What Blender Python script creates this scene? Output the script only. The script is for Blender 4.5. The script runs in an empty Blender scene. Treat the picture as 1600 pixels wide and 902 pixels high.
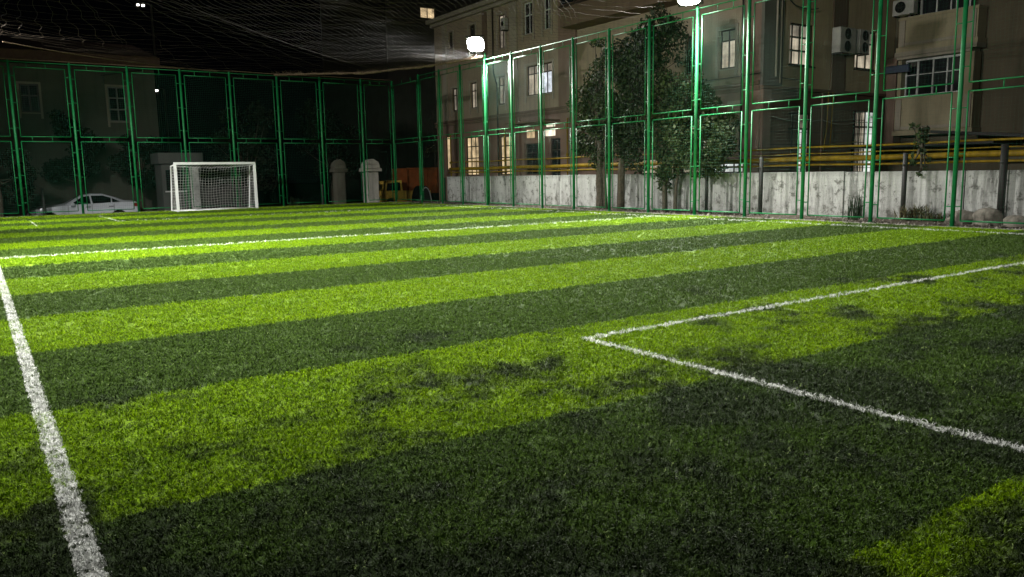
import bpy, math, random
import numpy as np
from mathutils import Matrix, Vector
random.seed(7); rng = np.random.default_rng(7)
sc = bpy.context.scene
COL = sc.collection

# ------------------------------------------------------------------ camera
CAM_H = 1.3
cd = bpy.data.cameras.new("camera"); cam = bpy.data.objects.new("camera", cd); COL.objects.link(cam)
cd.sensor_width = 36; cd.lens = 1223.0 / 1600 * 36; cd.clip_start = 0.05; cd.clip_end = 600
Rm = [[0.8246189989386079, -0.09740474997511069, 0.5572394649266816],
      [-0.5654008917818655, -0.11050822429001252, 0.8173798162032995],
      [-0.01803713285862, -0.9890906161957833, -0.14619991378823047]]
M3 = Matrix([[Rm[i][0], -Rm[i][1], -Rm[i][2]] for i in range(3)])
cam.matrix_world = Matrix.Translation((0, 0, CAM_H)) @ M3.to_4x4()
sc.camera = cam

# ------------------------------------------------------------------ world (night) and view
w = bpy.data.worlds.new("World"); sc.world = w; w.use_nodes = True
nt = w.node_tree; bg = nt.nodes["Background"]
bg.inputs[0].default_value = (0.55, 0.6, 0.8, 1); bg.inputs[1].default_value = 0.0008
sc.view_settings.view_transform = 'Standard'; sc.view_settings.look = 'None'
sc.view_settings.exposure = 0.0; sc.view_settings.gamma = 1
sc.view_settings.use_curve_mapping = False
sc.cycles.max_bounces = 5; sc.cycles.diffuse_bounces = 2; sc.cycles.glossy_bounces = 2
sc.cycles.transparent_max_bounces = 6; sc.cycles.caustics_reflective = False; sc.cycles.caustics_refractive = False
sc.cycles.use_denoising = True; sc.cycles.sample_clamp_indirect = 3
LAMP_W = {'side_far': 1800, 'side_near': 2300, 'left_far': 1500, 'left_near': 2400, 'left_close': 1080}

# ------------------------------------------------------------------ helpers
class MB:
    def __init__(s): s.v = []; s.f = []; s.n = 0; s.sm = False
    def add(s, vs, fs):
        k = s.n; s.v.extend([tuple(map(float, p)) for p in vs]); s.f.extend([tuple(i + k for i in f) for f in fs]); s.n += len(vs); return s
    def box(s, x0, x1, y0, y1, z0, z1):
        if x0 > x1: x0, x1 = x1, x0
        if y0 > y1: y0, y1 = y1, y0
        return s.add([(x0,y0,z0),(x1,y0,z0),(x1,y1,z0),(x0,y1,z0),(x0,y0,z1),(x1,y0,z1),(x1,y1,z1),(x0,y1,z1)],
            [(0,3,2,1),(4,5,6,7),(0,1,5,4),(1,2,6,5),(2,3,7,6),(3,0,4,7)])
    def bbox(s, x0, x1, y0, y1, z0, z1, b=0.02):
        # box with chamfered vertical and top edges
        p = [(x0+b,y0),(x1-b,y0),(x1,y0+b),(x1,y1-b),(x1-b,y1),(x0+b,y1),(x0,y1-b),(x0,y0+b)]
        c = ((x0+x1)/2,(y0+y1)/2)
        vs = [(a,q,z0) for a,q in p]+[(a,q,z1-b) for a,q in p]
        vs += [(c[0]+(a-c[0])*(1-2*b/(x1-x0)), c[1]+(q-c[1])*(1-2*b/(y1-y0)), z1) for a,q in p]
        fs = [tuple(range(7,-1,-1)), tuple(range(16,24))]
        for r in (0,8):
            for i in range(8): j=(i+1)%8; fs.append((r+i,r+j,r+8+j,r+8+i))
        return s.add(vs, fs)
    def tube(s, pts, r, n=8, cap=True):
        pts = [Vector(p) for p in pts]; rs = r if isinstance(r,(list,tuple)) else [r]*len(pts)
        up = Vector((0,0,1)); vs = []; fs = []; last = None
        for i,p in enumerate(pts):
            t = (pts[min(i+1,len(pts)-1)]-pts[max(i-1,0)]);
            if t.length < 1e-9: t = Vector((0,0,1))
            t.normalize()
            if last is None:
                a = t.cross(up)
                if a.length < 1e-3: a = t.cross(Vector((1,0,0)))
            else:
                a = last - t*last.dot(t)
            a.normalize(); last = a; b = t.cross(a)
            for k in range(n):
                q = 2*math.pi*(k+.5)/n; vs.append(p + a*math.cos(q)*rs[i] + b*math.sin(q)*rs[i])
        for i in range(len(pts)-1):
            for k in range(n):
                j=(k+1)%n; fs.append((i*n+k,i*n+j,(i+1)*n+j,(i+1)*n+k))
        if cap: fs.append(tuple(range(n-1,-1,-1))); fs.append(tuple(range((len(pts)-1)*n,len(pts)*n)))
        return s.add(vs, fs)
    def prism(s, poly, axis, a, b):
        # poly of 2-d points extruded along axis from a to b ; axis 0: poly=(y,z) 1: poly=(x,z) 2: poly=(x,y)
        def P(q, t): return {0:(t,q[0],q[1]),1:(q[0],t,q[1]),2:(q[0],q[1],t)}[axis]
        n=len(poly); vs=[P(q,a) for q in poly]+[P(q,b) for q in poly]
        fs=[tuple(range(n)),tuple(range(2*n-1,n-1,-1))]+[(i,i+n,(i+1)%n+n,(i+1)%n) for i in range(n)]
        return s.add(vs, fs)
    def build(s, name, mat, parent=None, smooth=False):
        me = bpy.data.meshes.new(name)
        off = wl(parent) if parent is not None else (0,0,0)
        vs = [(a-off[0],b-off[1],c-off[2]) for a,b,c in s.v]
        me.from_pydata(vs, [], s.f); me.update()
        if mat is not None: me.materials.append(mat)
        if smooth: me.polygons.foreach_set('use_smooth',[True]*len(me.polygons))
        bmfix(me)
        o = bpy.data.objects.new(name, me); COL.objects.link(o)
        if parent is not None: o.parent = parent
        return o
def bmfix(me):
    import bmesh
    if len(me.polygons) > 60000: return
    bm = bmesh.new(); bm.from_mesh(me); bmesh.ops.recalc_face_normals(bm, faces=bm.faces); bm.to_mesh(me); bm.free()
def wl(o):
    x=y=z=0
    while o is not None: x+=o.location.x; y+=o.location.y; z+=o.location.z; o=o.parent
    return (x,y,z)
def tag(o, label=None, cat=None, group=None, kind=None):
    if label: o['label']=label
    if cat: o['category']=cat
    if group: o['group']=group
    if kind: o['kind']=kind
    return o
def empty(name, loc, label, cat, group=None):
    o = bpy.data.objects.new(name, None); COL.objects.link(o); o.location = loc; o.empty_display_size=.1
    return tag(o,label,cat,group)
def dup(src, parent=None, loc=None):
    c = src.copy(); COL.objects.link(c)
    if parent is not None: c.parent = parent
    if loc is not None: c.location = loc
    return c
def dup_tree(root, loc, label, rz=None):
    r = dup(root, None, loc); r['label']=label
    if rz is not None: r.rotation_euler[2]=rz
    for ch in [o for o in root.children]:
        c = dup(ch, r)
        for g in [o for o in ch.children]: dup(g, c)
    return r
def quads(name, V, F, mat, parent=None):
    """numpy mesh"""
    me = bpy.data.meshes.new(name); V=np.asarray(V,dtype=np.float32); F=np.asarray(F,dtype=np.int32)
    off = wl(parent) if parent is not None else (0,0,0); V=V-np.array(off,dtype=np.float32)
    me.vertices.add(len(V)); me.vertices.foreach_set('co',V.ravel())
    k=F.shape[1]; me.loops.add(F.size); me.loops.foreach_set('vertex_index',F.ravel())
    me.polygons.add(len(F)); me.polygons.foreach_set('loop_start',np.arange(0,F.size,k,dtype=np.int32))
    me.polygons.foreach_set('loop_total',np.full(len(F),k,dtype=np.int32)); me.update(calc_edges=True)
    if mat: me.materials.append(mat)
    o=bpy.data.objects.new(name,me); COL.objects.link(o)
    if parent is not None: o.parent=parent
    return o
def wires(segs, r):
    """segs: (N,2,3) -> triangular-section wire geometry"""
    A=segs[:,0]; B=segs[:,1]; t=B-A; L=np.linalg.norm(t,axis=1,keepdims=True); t=t/np.maximum(L,1e-9)
    up=np.where(np.abs(t[:,2:3])>.9,np.array([[1.,0,0]]),np.array([[0,0,1.]])); a=np.cross(t,up); a/=np.linalg.norm(a,axis=1,keepdims=True); b=np.cross(t,a)
    V=[]; 
    for P in (A,B):
        for k in range(3):
            q=2*math.pi*k/3+.3; V.append(P+(a*math.cos(q)+b*math.sin(q))*r)
    V=np.stack(V,1).reshape(-1,3); n=len(A); base=np.arange(n)[:,None]*6
    F=[]
    for k in range(3):
        j=(k+1)%3; F.append(np.concatenate([base+k,base+j,base+3+j,base+3+k],1))
    F=np.concatenate(F,0); return V,F
def poly_segs(lines):
    out=[]
    for L in lines:
        L=np.asarray(L); out.append(np.stack([L[:-1],L[1:]],1))
    return np.concatenate(out,0)

# ------------------------------------------------------------------ materials
class NG:
    def __init__(s, m): s.nt=m.node_tree; s.N=s.nt.nodes; s.L=s.nt.links
    def node(s,t,**k):
        n=s.N.new(t)
        for a,b in k.items(): setattr(n,a,b)
        return n
    def put(s,sock,v):
        if isinstance(v,(int,float)): sock.default_value=v
        elif isinstance(v,(tuple,list)): sock.default_value=tuple(v)+((1,) if len(v)==3 and sock.type=='RGBA' else ())
        else: s.L.new(v,sock)
    def m(s,op,a,b=0,c=0,clamp=False):
        n=s.node('ShaderNodeMath',operation=op,use_clamp=clamp); s.put(n.inputs[0],a); s.put(n.inputs[1],b)
        if op in('MULTIPLY_ADD','WRAP','COMPARE','SMOOTH_MIN'): s.put(n.inputs[2],c)
        return n.outputs[0]
    def mix(s,f,a,b,mode='MIX'):
        n=s.node('ShaderNodeMix',data_type='RGBA',blend_type=mode); s.put(n.inputs[0],f); s.put(n.inputs[6],a); s.put(n.inputs[7],b); return n.outputs[2]
    def noise(s,vec,scale,detail=3,rough=.6,out=0):
        n=s.node('ShaderNodeTexNoise'); s.put(n.inputs['Scale'],scale); s.put(n.inputs['Detail'],detail); s.put(n.inputs['Roughness'],rough)
        if vec is not None: s.L.new(vec,n.inputs['Vector'])
        return n.outputs[out]
    def ramp(s,f,lo,hi,a=0.,b=1.):
        n=s.node('ShaderNodeMapRange',clamp=True); s.put(n.inputs[0],f); s.put(n.inputs[1],lo); s.put(n.inputs[2],hi); s.put(n.inputs[3],a); s.put(n.inputs[4],b); return n.outputs[0]
    def vmul(s,vec,v):
        n=s.node('ShaderNodeVectorMath',operation='MULTIPLY'); s.L.new(vec,n.inputs[0]); n.inputs[1].default_value=v; return n.outputs[0]
def newmat(name):
    m=bpy.data.materials.new(name); m.use_nodes=True; g=NG(m); b=g.N['Principled BSDF']; g.b=b; return m,g
def simple(name,col,rough=.6,metal=0,spec=.5,var=.25,scale=8,bump=0.0):
    m,g=newmat(name); pos=g.node('ShaderNodeNewGeometry').outputs['Position']
    n=g.noise(pos,scale,4); f=g.ramp(n,.3,.7,1-var,1+var)
    mx=g.mix(1.0,col,(1,1,1),'MULTIPLY'); v=g.node('ShaderNodeVectorMath',operation='SCALE'); g.L.new(mx,v.inputs[0]); g.L.new(f,v.inputs['Scale'])
    g.L.new(v.outputs[0],g.b.inputs['Base Color']); g.b.inputs['Roughness'].default_value=rough; g.b.inputs['Metallic'].default_value=metal
    g.b.inputs['Specular IOR Level'].default_value=spec
    if bump:
        bn=g.node('ShaderNodeBump'); bn.inputs['Strength'].default_value=bump; bn.inputs['Distance'].default_value=.02; g.L.new(n,bn.inputs['Height']); g.L.new(bn.outputs[0],g.b.inputs['Normal'])
    return m
def plaster(name,col,stain=(.3,.28,.24),amt=.6,rough=.9):
    """weathered render: blotches and vertical runs"""
    m,g=newmat(name); pos=g.node('ShaderNodeNewGeometry').outputs['Position']
    n1=g.noise(pos,.9,5,.65); n2=g.noise(g.vmul(pos,(3.2,3.2,.25)),1.6,4,.65); n3=g.noise(pos,14,3)
    f=g.m('MULTIPLY',g.ramp(n1,.35,.75),amt); f2=g.m('MULTIPLY',g.ramp(n2,.5,.75),amt)
    c=g.mix(f,col,tuple(a*b*1.6 for a,b in zip(col,stain))); c=g.mix(f2,c,tuple(a*.45 for a in col))
    c=g.mix(g.ramp(n3,.3,.7,0,.25),c,tuple(a*.7 for a in col))
    g.L.new(c,g.b.inputs['Base Color']); g.b.inputs['Roughness'].default_value=rough
    bn=g.node('ShaderNodeBump'); bn.inputs['Strength'].default_value=.3; bn.inputs['Distance'].default_value=.01; g.L.new(n3,bn.inputs['Height']); g.L.new(bn.outputs[0],g.b.inputs['Normal'])
    return m
def emit(name,col,strength,fold=0.0):
    """lit curtain / lamp glass: soft vertical folds, brightness varied by noise"""
    m,g=newmat(name); e=g.node('ShaderNodeEmission'); out=g.N['Material Output']
    e.inputs['Strength'].default_value=strength
    if fold:
        pos=g.node('ShaderNodeNewGeometry').outputs['Position']
        n=g.noise(g.vmul(pos,(1,1,.06)),9,3,.6); n2=g.noise(pos,2.0,3)
        f=g.m('MULTIPLY',g.ramp(n,.35,.68,1-fold,1),g.ramp(n2,.3,.7,.35,1.2))
        v=g.node('ShaderNodeVectorMath',operation='SCALE'); v.inputs[0].default_value=col; g.L.new(f,v.inputs['Scale']); g.L.new(v.outputs[0],e.inputs['Color'])
    else: e.inputs['Color'].default_value=(*col,1)
    g.L.new(e.outputs[0],out.inputs['Surface']); return m

STRIPE0, STRIPE = 1.40, 1.83
def turf_material(name, blade):
    m,g=newmat(name); geo=g.node('ShaderNodeNewGeometry'); pos=geo.outputs['Position']
    sx=g.node('ShaderNodeSeparateXYZ'); g.L.new(pos,sx.inputs[0]); X,Y=sx.outputs[0],sx.outputs[1]
    jit=g.m('MULTIPLY',g.m('SUBTRACT',g.noise(pos,26,3),.5),.07)
    wob=g.m('MULTIPLY',g.m('SUBTRACT',g.noise(pos,.6,2),.5),.05)
    Yj=g.m('ADD',g.m('ADD',Y,jit),wob); Xj=g.m('ADD',X,jit)
    k=g.m('DIVIDE',g.m('SUBTRACT',Yj,STRIPE0),STRIPE*2); fr=g.m('FRACT',g.m('ADD',k,4.0))
    light=g.ramp(fr,.499,.501)
    big=g.noise(pos,.55,4,.62); mid=g.noise(pos,2.3,4,.65); fine=g.noise(pos,58,2,.6)
    lc=g.mix(g.ramp(mid,.3,.7),(.205,.335,.001),(.155,.285,.003))
    dc=g.mix(g.ramp(mid,.3,.7),(.055,.104,.013),(.070,.124,.018))
    c=g.mix(light,dc,lc)
    # worn patches where the black rubber infill shows, worst towards the near goal mouth
    near=g.ramp(Y,6.4,2.6)
    pn=g.m('ADD',g.m('MULTIPLY',big,.55),g.m('MULTIPLY',mid,.45))
    th=g.ramp(near,0,1,.595,.462)
    patch=g.m('MULTIPLY',g.m('MULTIPLY',g.ramp(g.m('SUBTRACT',pn,th),-.02,.06),g.ramp(near,0,.25,.35,.85)),g.ramp(light,0,1,.75,1))
    c=g.mix(patch,c,(.016,.019,.018))
    c=g.mix(g.ramp(fine,.45,.62,0,.8),c,(.012,.02,.008))
    # white painted lines
    def band(v,lo,hi): return g.m('MULTIPLY',g.m('GREATER_THAN',v,lo),g.m('LESS_THAN',v,hi))
    def rect(x0,x1,y0,y1): return g.m('MULTIPLY',band(Xj,x0,x1),band(Yj,y0,y1))
    rects=[(.165,.25,-1,33.9),(.2,15.95,15.9,16.01),(3.82,15.9,4.605,4.675),(3.82,3.885,-1,4.675),(15.85,15.95,4.6,33.9),(3.7,3.75,27.4,32.0),(3.7,12.5,27.3,27.37),(1.46,1.49,26.5,30.0),(.2,15.95,33.8,33.9)]
    ln=None
    for r in rects:
        q=rect(*r); ln=q if ln is None else g.m('MAXIMUM',ln,q)
    wear=g.ramp(g.noise(pos,9,4,.75),.34,.46,.35,1); wear2=g.ramp(g.noise(pos,30,3,.7),.42,.47,.04,1)
    farfade=g.ramp(Y,24,34,1,.45)
    ln=g.m('MULTIPLY',g.m('MULTIPLY',ln,g.m('MULTIPLY',wear,wear2)),farfade)
    c=g.mix(ln,c,(.70,.71,.68))
    # per-fibre variation
    sn=g.node('ShaderNodeVectorMath',operation='SNAP'); g.L.new(pos,sn.inputs[0]); sn.inputs[1].default_value=(.012,.012,.05)
    wn=g.node('ShaderNodeTexWhiteNoise',noise_dimensions='3D'); g.L.new(sn.outputs[0],wn.inputs['Vector'])
    f=g.ramp(wn.outputs[0],0,1,.55,1.5) if blade else g.ramp(wn.outputs[0],0,1,.7,1.2)
    if blade: c=g.mix(g.ramp(wn.outputs[0],.990,.992,0,.75),c,(.20,.27,.09))  # rare pale fibres: glints painted into the colour
    v=g.node('ShaderNodeVectorMath',operation='SCALE'); g.L.new(c,v.inputs[0]); g.L.new(f,v.inputs['Scale']); g.L.new(v.outputs[0],g.b.inputs['Base Color'])
    g.b.inputs['Roughness'].default_value=.6 if blade else .85
    g.b.inputs['Specular IOR Level'].default_value=.05 if blade else .15
    if not blade:
        bn=g.node('ShaderNodeBump'); bn.inputs['Strength'].default_value=.8; bn.inputs['Distance'].default_value=.02
        g.L.new(g.noise(pos,70,4,.7),bn.inputs['Height']); g.L.new(bn.outputs[0],g.b.inputs['Normal'])
    return m

MT={}
MT['turf']=turf_material('turf',False); MT['fibre']=turf_material('turf_fibre',True)
MT['green']=simple('green_paint',(.006,.145,.042),.5,0,.3,.25,5)
MT['greenwire']=simple('green_wire',(.010,.10,.055),.6)
MT['white']=simple('white_paint',(.78,.79,.78),.35,0,.5,.08,4)
MT['cord']=simple('white_cord',(.62,.62,.6),.8)
MT['netcord']=simple('safety_net_cord',(.032,.024,.016),.7,0,.2,.7,3)
MT['hem']=simple('net_hem',(.10,.07,.045),.8,0,.2,.5,20)
MT['dirt']=simple('dirt',(.055,.045,.032),.95,0,.2,.5,5,.8)
MT['asphalt']=simple('asphalt',(.035,.035,.036),.9,0,.2,.4,3,.4)
MT['kerb']=simple('kerb',(.16,.15,.13),.9,0,.3,.4,6,.5)
MT['stone']=simple('stone',(.16,.145,.12),.9,0,.3,.45,7,1.0)
MT['darksteel']=simple('dark_steel',(.022,.02,.018),.6,.2)
MT['yellow']=simple('yellow_pipe',(.20,.125,.004),.6,0,.2,.35,4)
MT['beige']=plaster('beige_render',(.32,.255,.18),amt=.55)
MT['trim']=plaster('pale_trim',(.32,.28,.22),amt=.4)
MT['brown']=plaster('brown_render',(.15,.10,.068),amt=.6)
MT['rose']=plaster('rose_render',(.22,.145,.11),amt=.5)
MT['olive']=plaster('olive_render',(.44,.35,.215),amt=.5)
MT['oliveb']=plaster('olive_brown_render',(.11,.088,.055),amt=.5)
MT['greyr']=plaster('grey_render',(.13,.125,.105),amt=.5)
MT['cream']=plaster('cream_panel',(.34,.29,.185),amt=.6)
MT['pillar']=plaster('pillar_stone',(.60,.58,.52),amt=.7)
MT['pillard']=plaster('pillar_stone_dark',(.14,.13,.10),amt=.8)
MT['booth']=plaster('booth_paint',(.085,.085,.08),amt=.4)
MT['frame_d']=simple('dark_frame',(.03,.02,.014),.5)
MT['frame_w']=simple('white_frame',(.5,.5,.48),.5)
MT['frame_g']=simple('grey_frame',(.16,.16,.15),.5)
MT['glass']=simple('dark_glass',(.012,.014,.016),.12,0,.6,.1)
MT['ac']=simple('ac_white',(.34,.33,.30),.55,0,.4,.2,4)
MT['acd']=simple('ac_grille',(.010,.010,.010),.9,0,.1)
MT['car']=simple('car_paint',(.80,.83,.90),.22,.15,.6,.04)
MT['carglass']=simple('car_glass',(.008,.008,.009),.08,0,.7,.1)
MT['tyre']=simple('tyre',(.012,.012,.012),.8)
MT['rim']=simple('rim',(.3,.3,.31),.35,.7)
MT['chrome']=simple('chrome',(.7,.7,.7),.2,.9)
MT['red']=simple('tail_red',(.25,.01,.01),.3)
MT['yellowcar']=simple('yellow_car',(.80,.52,.09),.45,0,.5,.15)
MT['orange']=simple('orange_steel',(.30,.085,.022),.6,0,.4,.25,3)
MT['bark']=simple('bark',(.085,.07,.052),.95,0,.2,.4,12,1.0)
MT['black']=simple('black_plastic',(.015,.015,.015),.6)
MT['bluebox']=simple('blue_sign',(.02,.035,.07),.5)
MT['lens']=emit('lamp_lens',(1,1,.97),60)
MT['winwarm']=emit('window_warm',(1,.74,.42),1.0,.45)
MT['wincream']=emit('window_cream',(1,.86,.64),.62,.5)
MT['winwhite']=emit('window_white',(.86,.92,1.0),1.3,.25)
MT['windim']=emit('window_dim',(1,.86,.66),.36,.6)
MT['doorwhite']=emit('door_bright',(.95,1,.93),.95,.2)
MT['lampwarm']=emit('porch_lamp',(1,.9,.7),1.5,.1)
MT['streetlamp']=emit('street_lamp_glass',(1,.93,.85),9)
MT['darkwall']=plaster('dark_building_render',(.095,.09,.07),amt=.6)
MT['eave']=simple('eave_brown',(.11,.06,.045),.9)
# white wall with runs and grime
def whitewall():
    m,g=newmat('whitewashed_concrete'); pos=g.node('ShaderNodeNewGeometry').outputs['Position']
    sx=g.node('ShaderNodeSeparateXYZ'); g.L.new(pos,sx.inputs[0]); Z=sx.outputs[2]
    runs=g.noise(g.vmul(pos,(1,1,.2)),4.2,7,.78); runs2=g.noise(g.vmul(pos,(1,1,.05)),2.1,3,.6); blot=g.noise(pos,4.5,6,.7); crack=g.noise(pos,1.6,8,.85)
    f=g.m('MULTIPLY',g.m('MULTIPLY',g.ramp(runs,.51,.60),g.ramp(g.noise(pos,1.1,3),.36,.6,.1,1)),g.ramp(Z,0,1.25,.45,1)); c=g.mix(g.m('MULTIPLY',f,.9),(.43,.43,.41),(.05,.048,.043))
    c=g.mix(g.ramp(runs2,.5,.7,0,.55),c,(.22,.22,.2))
    low=g.m('MULTIPLY',g.ramp(Z,.55,.0),g.ramp(blot,.42,.6)); c=g.mix(g.m('MULTIPLY',low,.8),c,(.10,.095,.075))
    c=g.mix(g.ramp(blot,.55,.63,0,.8),c,(.08,.075,.065)); c=g.mix(g.ramp(Z,1.02,1.2,0,.45),c,(.07,.07,.06)); 
    ck=g.m('ABSOLUTE',g.m('SUBTRACT',crack,.5)); c=g.mix(g.ramp(ck,.006,.0,0,.7),c,(.05,.05,.045))
    g.L.new(c,g.b.inputs['Base Color']); g.b.inputs['Roughness'].default_value=.9
    bn=g.node('ShaderNodeBump'); bn.inputs['Strength'].default_value=.5; bn.inputs['Distance'].default_value=.02; g.L.new(blot,bn.inputs['Height']); g.L.new(bn.outputs[0],g.b.inputs['Normal'])
    return m
MT['wall']=whitewall()
def leafmat(name,a,b,rough=.45):
    m,g=newmat(name); pos=g.node('ShaderNodeNewGeometry').outputs['Position']
    n=g.noise(pos,2.2,3); sn=g.node('ShaderNodeVectorMath',operation='SNAP'); g.L.new(pos,sn.inputs[0]); sn.inputs[1].default_value=(.08,.08,.08)
    wn=g.node('ShaderNodeTexWhiteNoise',noise_dimensions='3D'); g.L.new(sn.outputs[0],wn.inputs['Vector'])
    c=g.mix(g.ramp(n,.35,.65),a,b); f=g.ramp(wn.outputs[0],0,1,.5,1.5)
    v=g.node('ShaderNodeVectorMath',operation='SCALE'); g.L.new(c,v.inputs[0]); g.L.new(f,v.inputs['Scale']); g.L.new(v.outputs[0],g.b.inputs['Base Color'])
    g.b.inputs['Roughness'].default_value=rough; g.b.inputs['Specular IOR Level'].default_value=.2; return m
MT['leaf']=leafmat('tree_leaf',(.026,.042,.013),(.042,.055,.020),.6); MT['leafd']=leafmat('dark_leaf',(.018,.030,.013),(.026,.038,.017),.6)
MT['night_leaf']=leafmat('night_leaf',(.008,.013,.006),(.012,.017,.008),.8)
MT['dry']=leafmat('dry_grass',(.10,.08,.035),(.06,.07,.03))

# ------------------------------------------------------------------ ground, pitch
FX, FY = 17.05, 34.9          # fence planes
def gz(x,y):
    t=min(max((y-35.5)/1.2,0),1); return -.03-.72*t*t*(3-2*t)
xs=[-200,-80,-30,-10,-2,2,6,10,14,18,22,26,30,60,120,250]; ys=[-120,-40,-10,-2,8,16,24,30,34,35.5,35.8,36.1,36.4,36.7,38,42,50,70,110,250]
mb=MB(); mb.add([(x,y,gz(x,y)) for y in ys for x in xs],[(j*len(xs)+i,j*len(xs)+i+1,(j+1)*len(xs)+i+1,(j+1)*len(xs)+i) for j in range(len(ys)-1) for i in range(len(xs)-1)])
tag(mb.build('ground',MT['asphalt']),kind='structure')
PX0,PX1,PY0,PY1=-1.15,16.78,-1.5,34.55
mb=MB(); nx,ny=24,48
mb.add([(PX0+(PX1-PX0)*i/nx,PY0+(PY1-PY0)*j/ny,0) for j in range(ny+1) for i in range(nx+1)],[(j*(nx+1)+i,j*(nx+1)+i+1,(j+1)*(nx+1)+i+1,(j+1)*(nx+1)+i) for j in range(ny) for i in range(nx)])
tag(mb.build('pitch_surface',MT['turf']),kind='structure')
mb=MB(); y=PY0
while y<34.4:
    L=random.uniform(.9,1.1); mb.bbox(16.79,16.86,y,min(y+L-.012,34.55),-.02,.02+random.uniform(0,.012),.008); y+=L
x=PX0
while x<16.8:
    L=random.uniform(.9,1.1); mb.bbox(x,min(x+L-.012,16.86),34.57,34.66,-.02,.02+random.uniform(0,.012),.008); x+=L
tag(mb.build('kerb',MT['kerb']),kind='structure')
# earth strip under and behind the side fence, undulating
nx,ny=14,160; V=[];F=[]
for j in range(ny+1):
    for i in range(nx+1):
        x=16.87+(18.75-16.87)*i/nx; y=-2+(36+1)*j/ny; y=min(y,34.9)
        V.append((x,y,-.01+.035*math.sin(3.1*y+x*5)*math.sin(7.7*x+y*1.3)*(.3+i/nx)+.02*random.random()))
for j in range(ny):
    for i in range(nx): a=j*(nx+1)+i; F.append((a,a+1,a+nx+2,a+nx+1))
mb=MB(); mb.add(V,F); tag(mb.build('earth_strip',MT['dirt'],smooth=True),kind='structure')

# turf fibres: one object of scattered tufts
def tuft(name,nb,h,spread,seed):
    r=random.Random(seed); V=[];F=[]
    for b in range(nb):
        a=r.uniform(0,2*math.pi); bx=r.gauss(0,spread); by=r.gauss(0,spread); w=r.uniform(.0013,.0026)
        hh=h*r.uniform(.6,1.15); lean=r.uniform(.4,1.7); cur=r.uniform(-2.6,2.6)
        px,py,pz=bx,by,-.002; pa=a; pts=[]
        for k in range(5):
            pts.append((px,py,pz)); q=k/4; el=math.pi/2-lean*(.3+1.1*q); st=hh/3.4
            px+=math.cos(pa)*math.cos(el)*st; py+=math.sin(pa)*math.cos(el)*st; pz+=max(math.sin(el),-.3)*st; pa+=cur*.45
        k0=len(V); ca,sa=-math.sin(a),math.cos(a)
        for k,p in enumerate(pts):
            ww=w*(1-.75*(k/4)**2); V.append((p[0]-ca*ww,p[1]-sa*ww,p[2])); V.append((p[0]+ca*ww,p[1]+sa*ww,p[2]))
        for k in range(4): F.append((k0+2*k,k0+2*k+1,k0+2*k+3,k0+2*k+2))
    me=bpy.data.meshes.new(name); me.from_pydata(V,[],F); me.materials.append(MT['fibre']); return bpy.data.objects.new(name,me)
tcol=bpy.data.collections.new('turf_tuft_shapes')
for i in range(6): tcol.objects.link(tuft('turf_tuft',11,.021,.012,100+i))
def scatter():
    P=[];S=[]
    cells=[(0.,4.2,2600,1.0),(4.2,7.5,1500,1.12),(7.5,12,700,1.35),(12,19,330,1.7),(19,38,150,2.1)]
    right=np.array([Rm[0][0],Rm[1][0],Rm[2][0]]); down=np.array([Rm[0][1],Rm[1][1],Rm[2][1]]); fwd=np.array([Rm[0][2],Rm[1][2],Rm[2][2]])
    for d0,d1,den,s in cells:
        n=int(den*(PX1-PX0)*(PY1-PY0)); x=rng.uniform(PX0,PX1,n); y=rng.uniform(PY0,PY1,n); d=np.hypot(x,y)
        k=(d>=d0)&(d<d1); q=np.stack([x,y,np.full(n,-CAM_H)],1)
        zc=q@fwd; xc=(q@right)/np.maximum(zc,.01)*1223; yc=(q@down)/np.maximum(zc,.01)*1223
        # keep a generous margin round the view so a step to the side still finds turf
        k&=(zc>.3)&(np.abs(xc)<1150)&(yc<760)
        P.append(np.stack([x,y,np.full(n,.001)],1)[k]); S.append(np.full(k.sum(),s))
    return np.concatenate(P),np.concatenate(S)
P,S=scatter()
me=bpy.data.meshes.new('turf_fibres'); me.vertices.add(len(P)); me.vertices.foreach_set('co',P.astype(np.float32).ravel())
at=me.attributes.new('tuft_scale','FLOAT','POINT'); at.data.foreach_set('value',(S*rng.uniform(.75,1.25,len(S))).astype(np.float32)); me.update()
me.materials.append(MT['fibre'])
tf=bpy.data.objects.new('turf_fibres',me); COL.objects.link(tf); tag(tf,'short curly artificial turf fibres in light and dark green stripes','turf',None,'stuff')
gn=bpy.data.node_groups.new('tuft_scatter','GeometryNodeTree'); gn.interface.new_socket('Geometry',in_out='INPUT',socket_type='NodeSocketGeometry'); gn.interface.new_socket('Geometry',in_out='OUTPUT',socket_type='NodeSocketGeometry')
gi=gn.nodes.new('NodeGroupInput'); go=gn.nodes.new('NodeGroupOutput'); iop=gn.nodes.new('GeometryNodeInstanceOnPoints'); ci=gn.nodes.new('GeometryNodeCollectionInfo')
ci.inputs[0].default_value=tcol; ci.inputs['Separate Children'].default_value=True; ci.inputs['Reset Children'].default_value=True; iop.inputs['Pick Instance'].default_value=True
rv=gn.nodes.new('FunctionNodeRandomValue'); rv.data_type='FLOAT_VECTOR'; rv.inputs[0].default_value=(-.25,-.25,0); rv.inputs[1].default_value=(.25,.25,6.283)
na=gn.nodes.new('GeometryNodeInputNamedAttribute'); na.data_type='FLOAT'; na.inputs[0].default_value='tuft_scale'
gn.links.new(gi.outputs[0],iop.inputs['Points']); gn.links.new(ci.outputs[0],iop.inputs['Instance']); gn.links.new(rv.outputs[0],iop.inputs['Rotation']); gn.links.new(na.outputs[0],iop.inputs['Scale']); gn.links.new(iop.outputs[0],go.inputs[0])
md=tf.modifiers.new('scatter','NODES'); md.node_group=gn
print('tufts',len(P))

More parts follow.
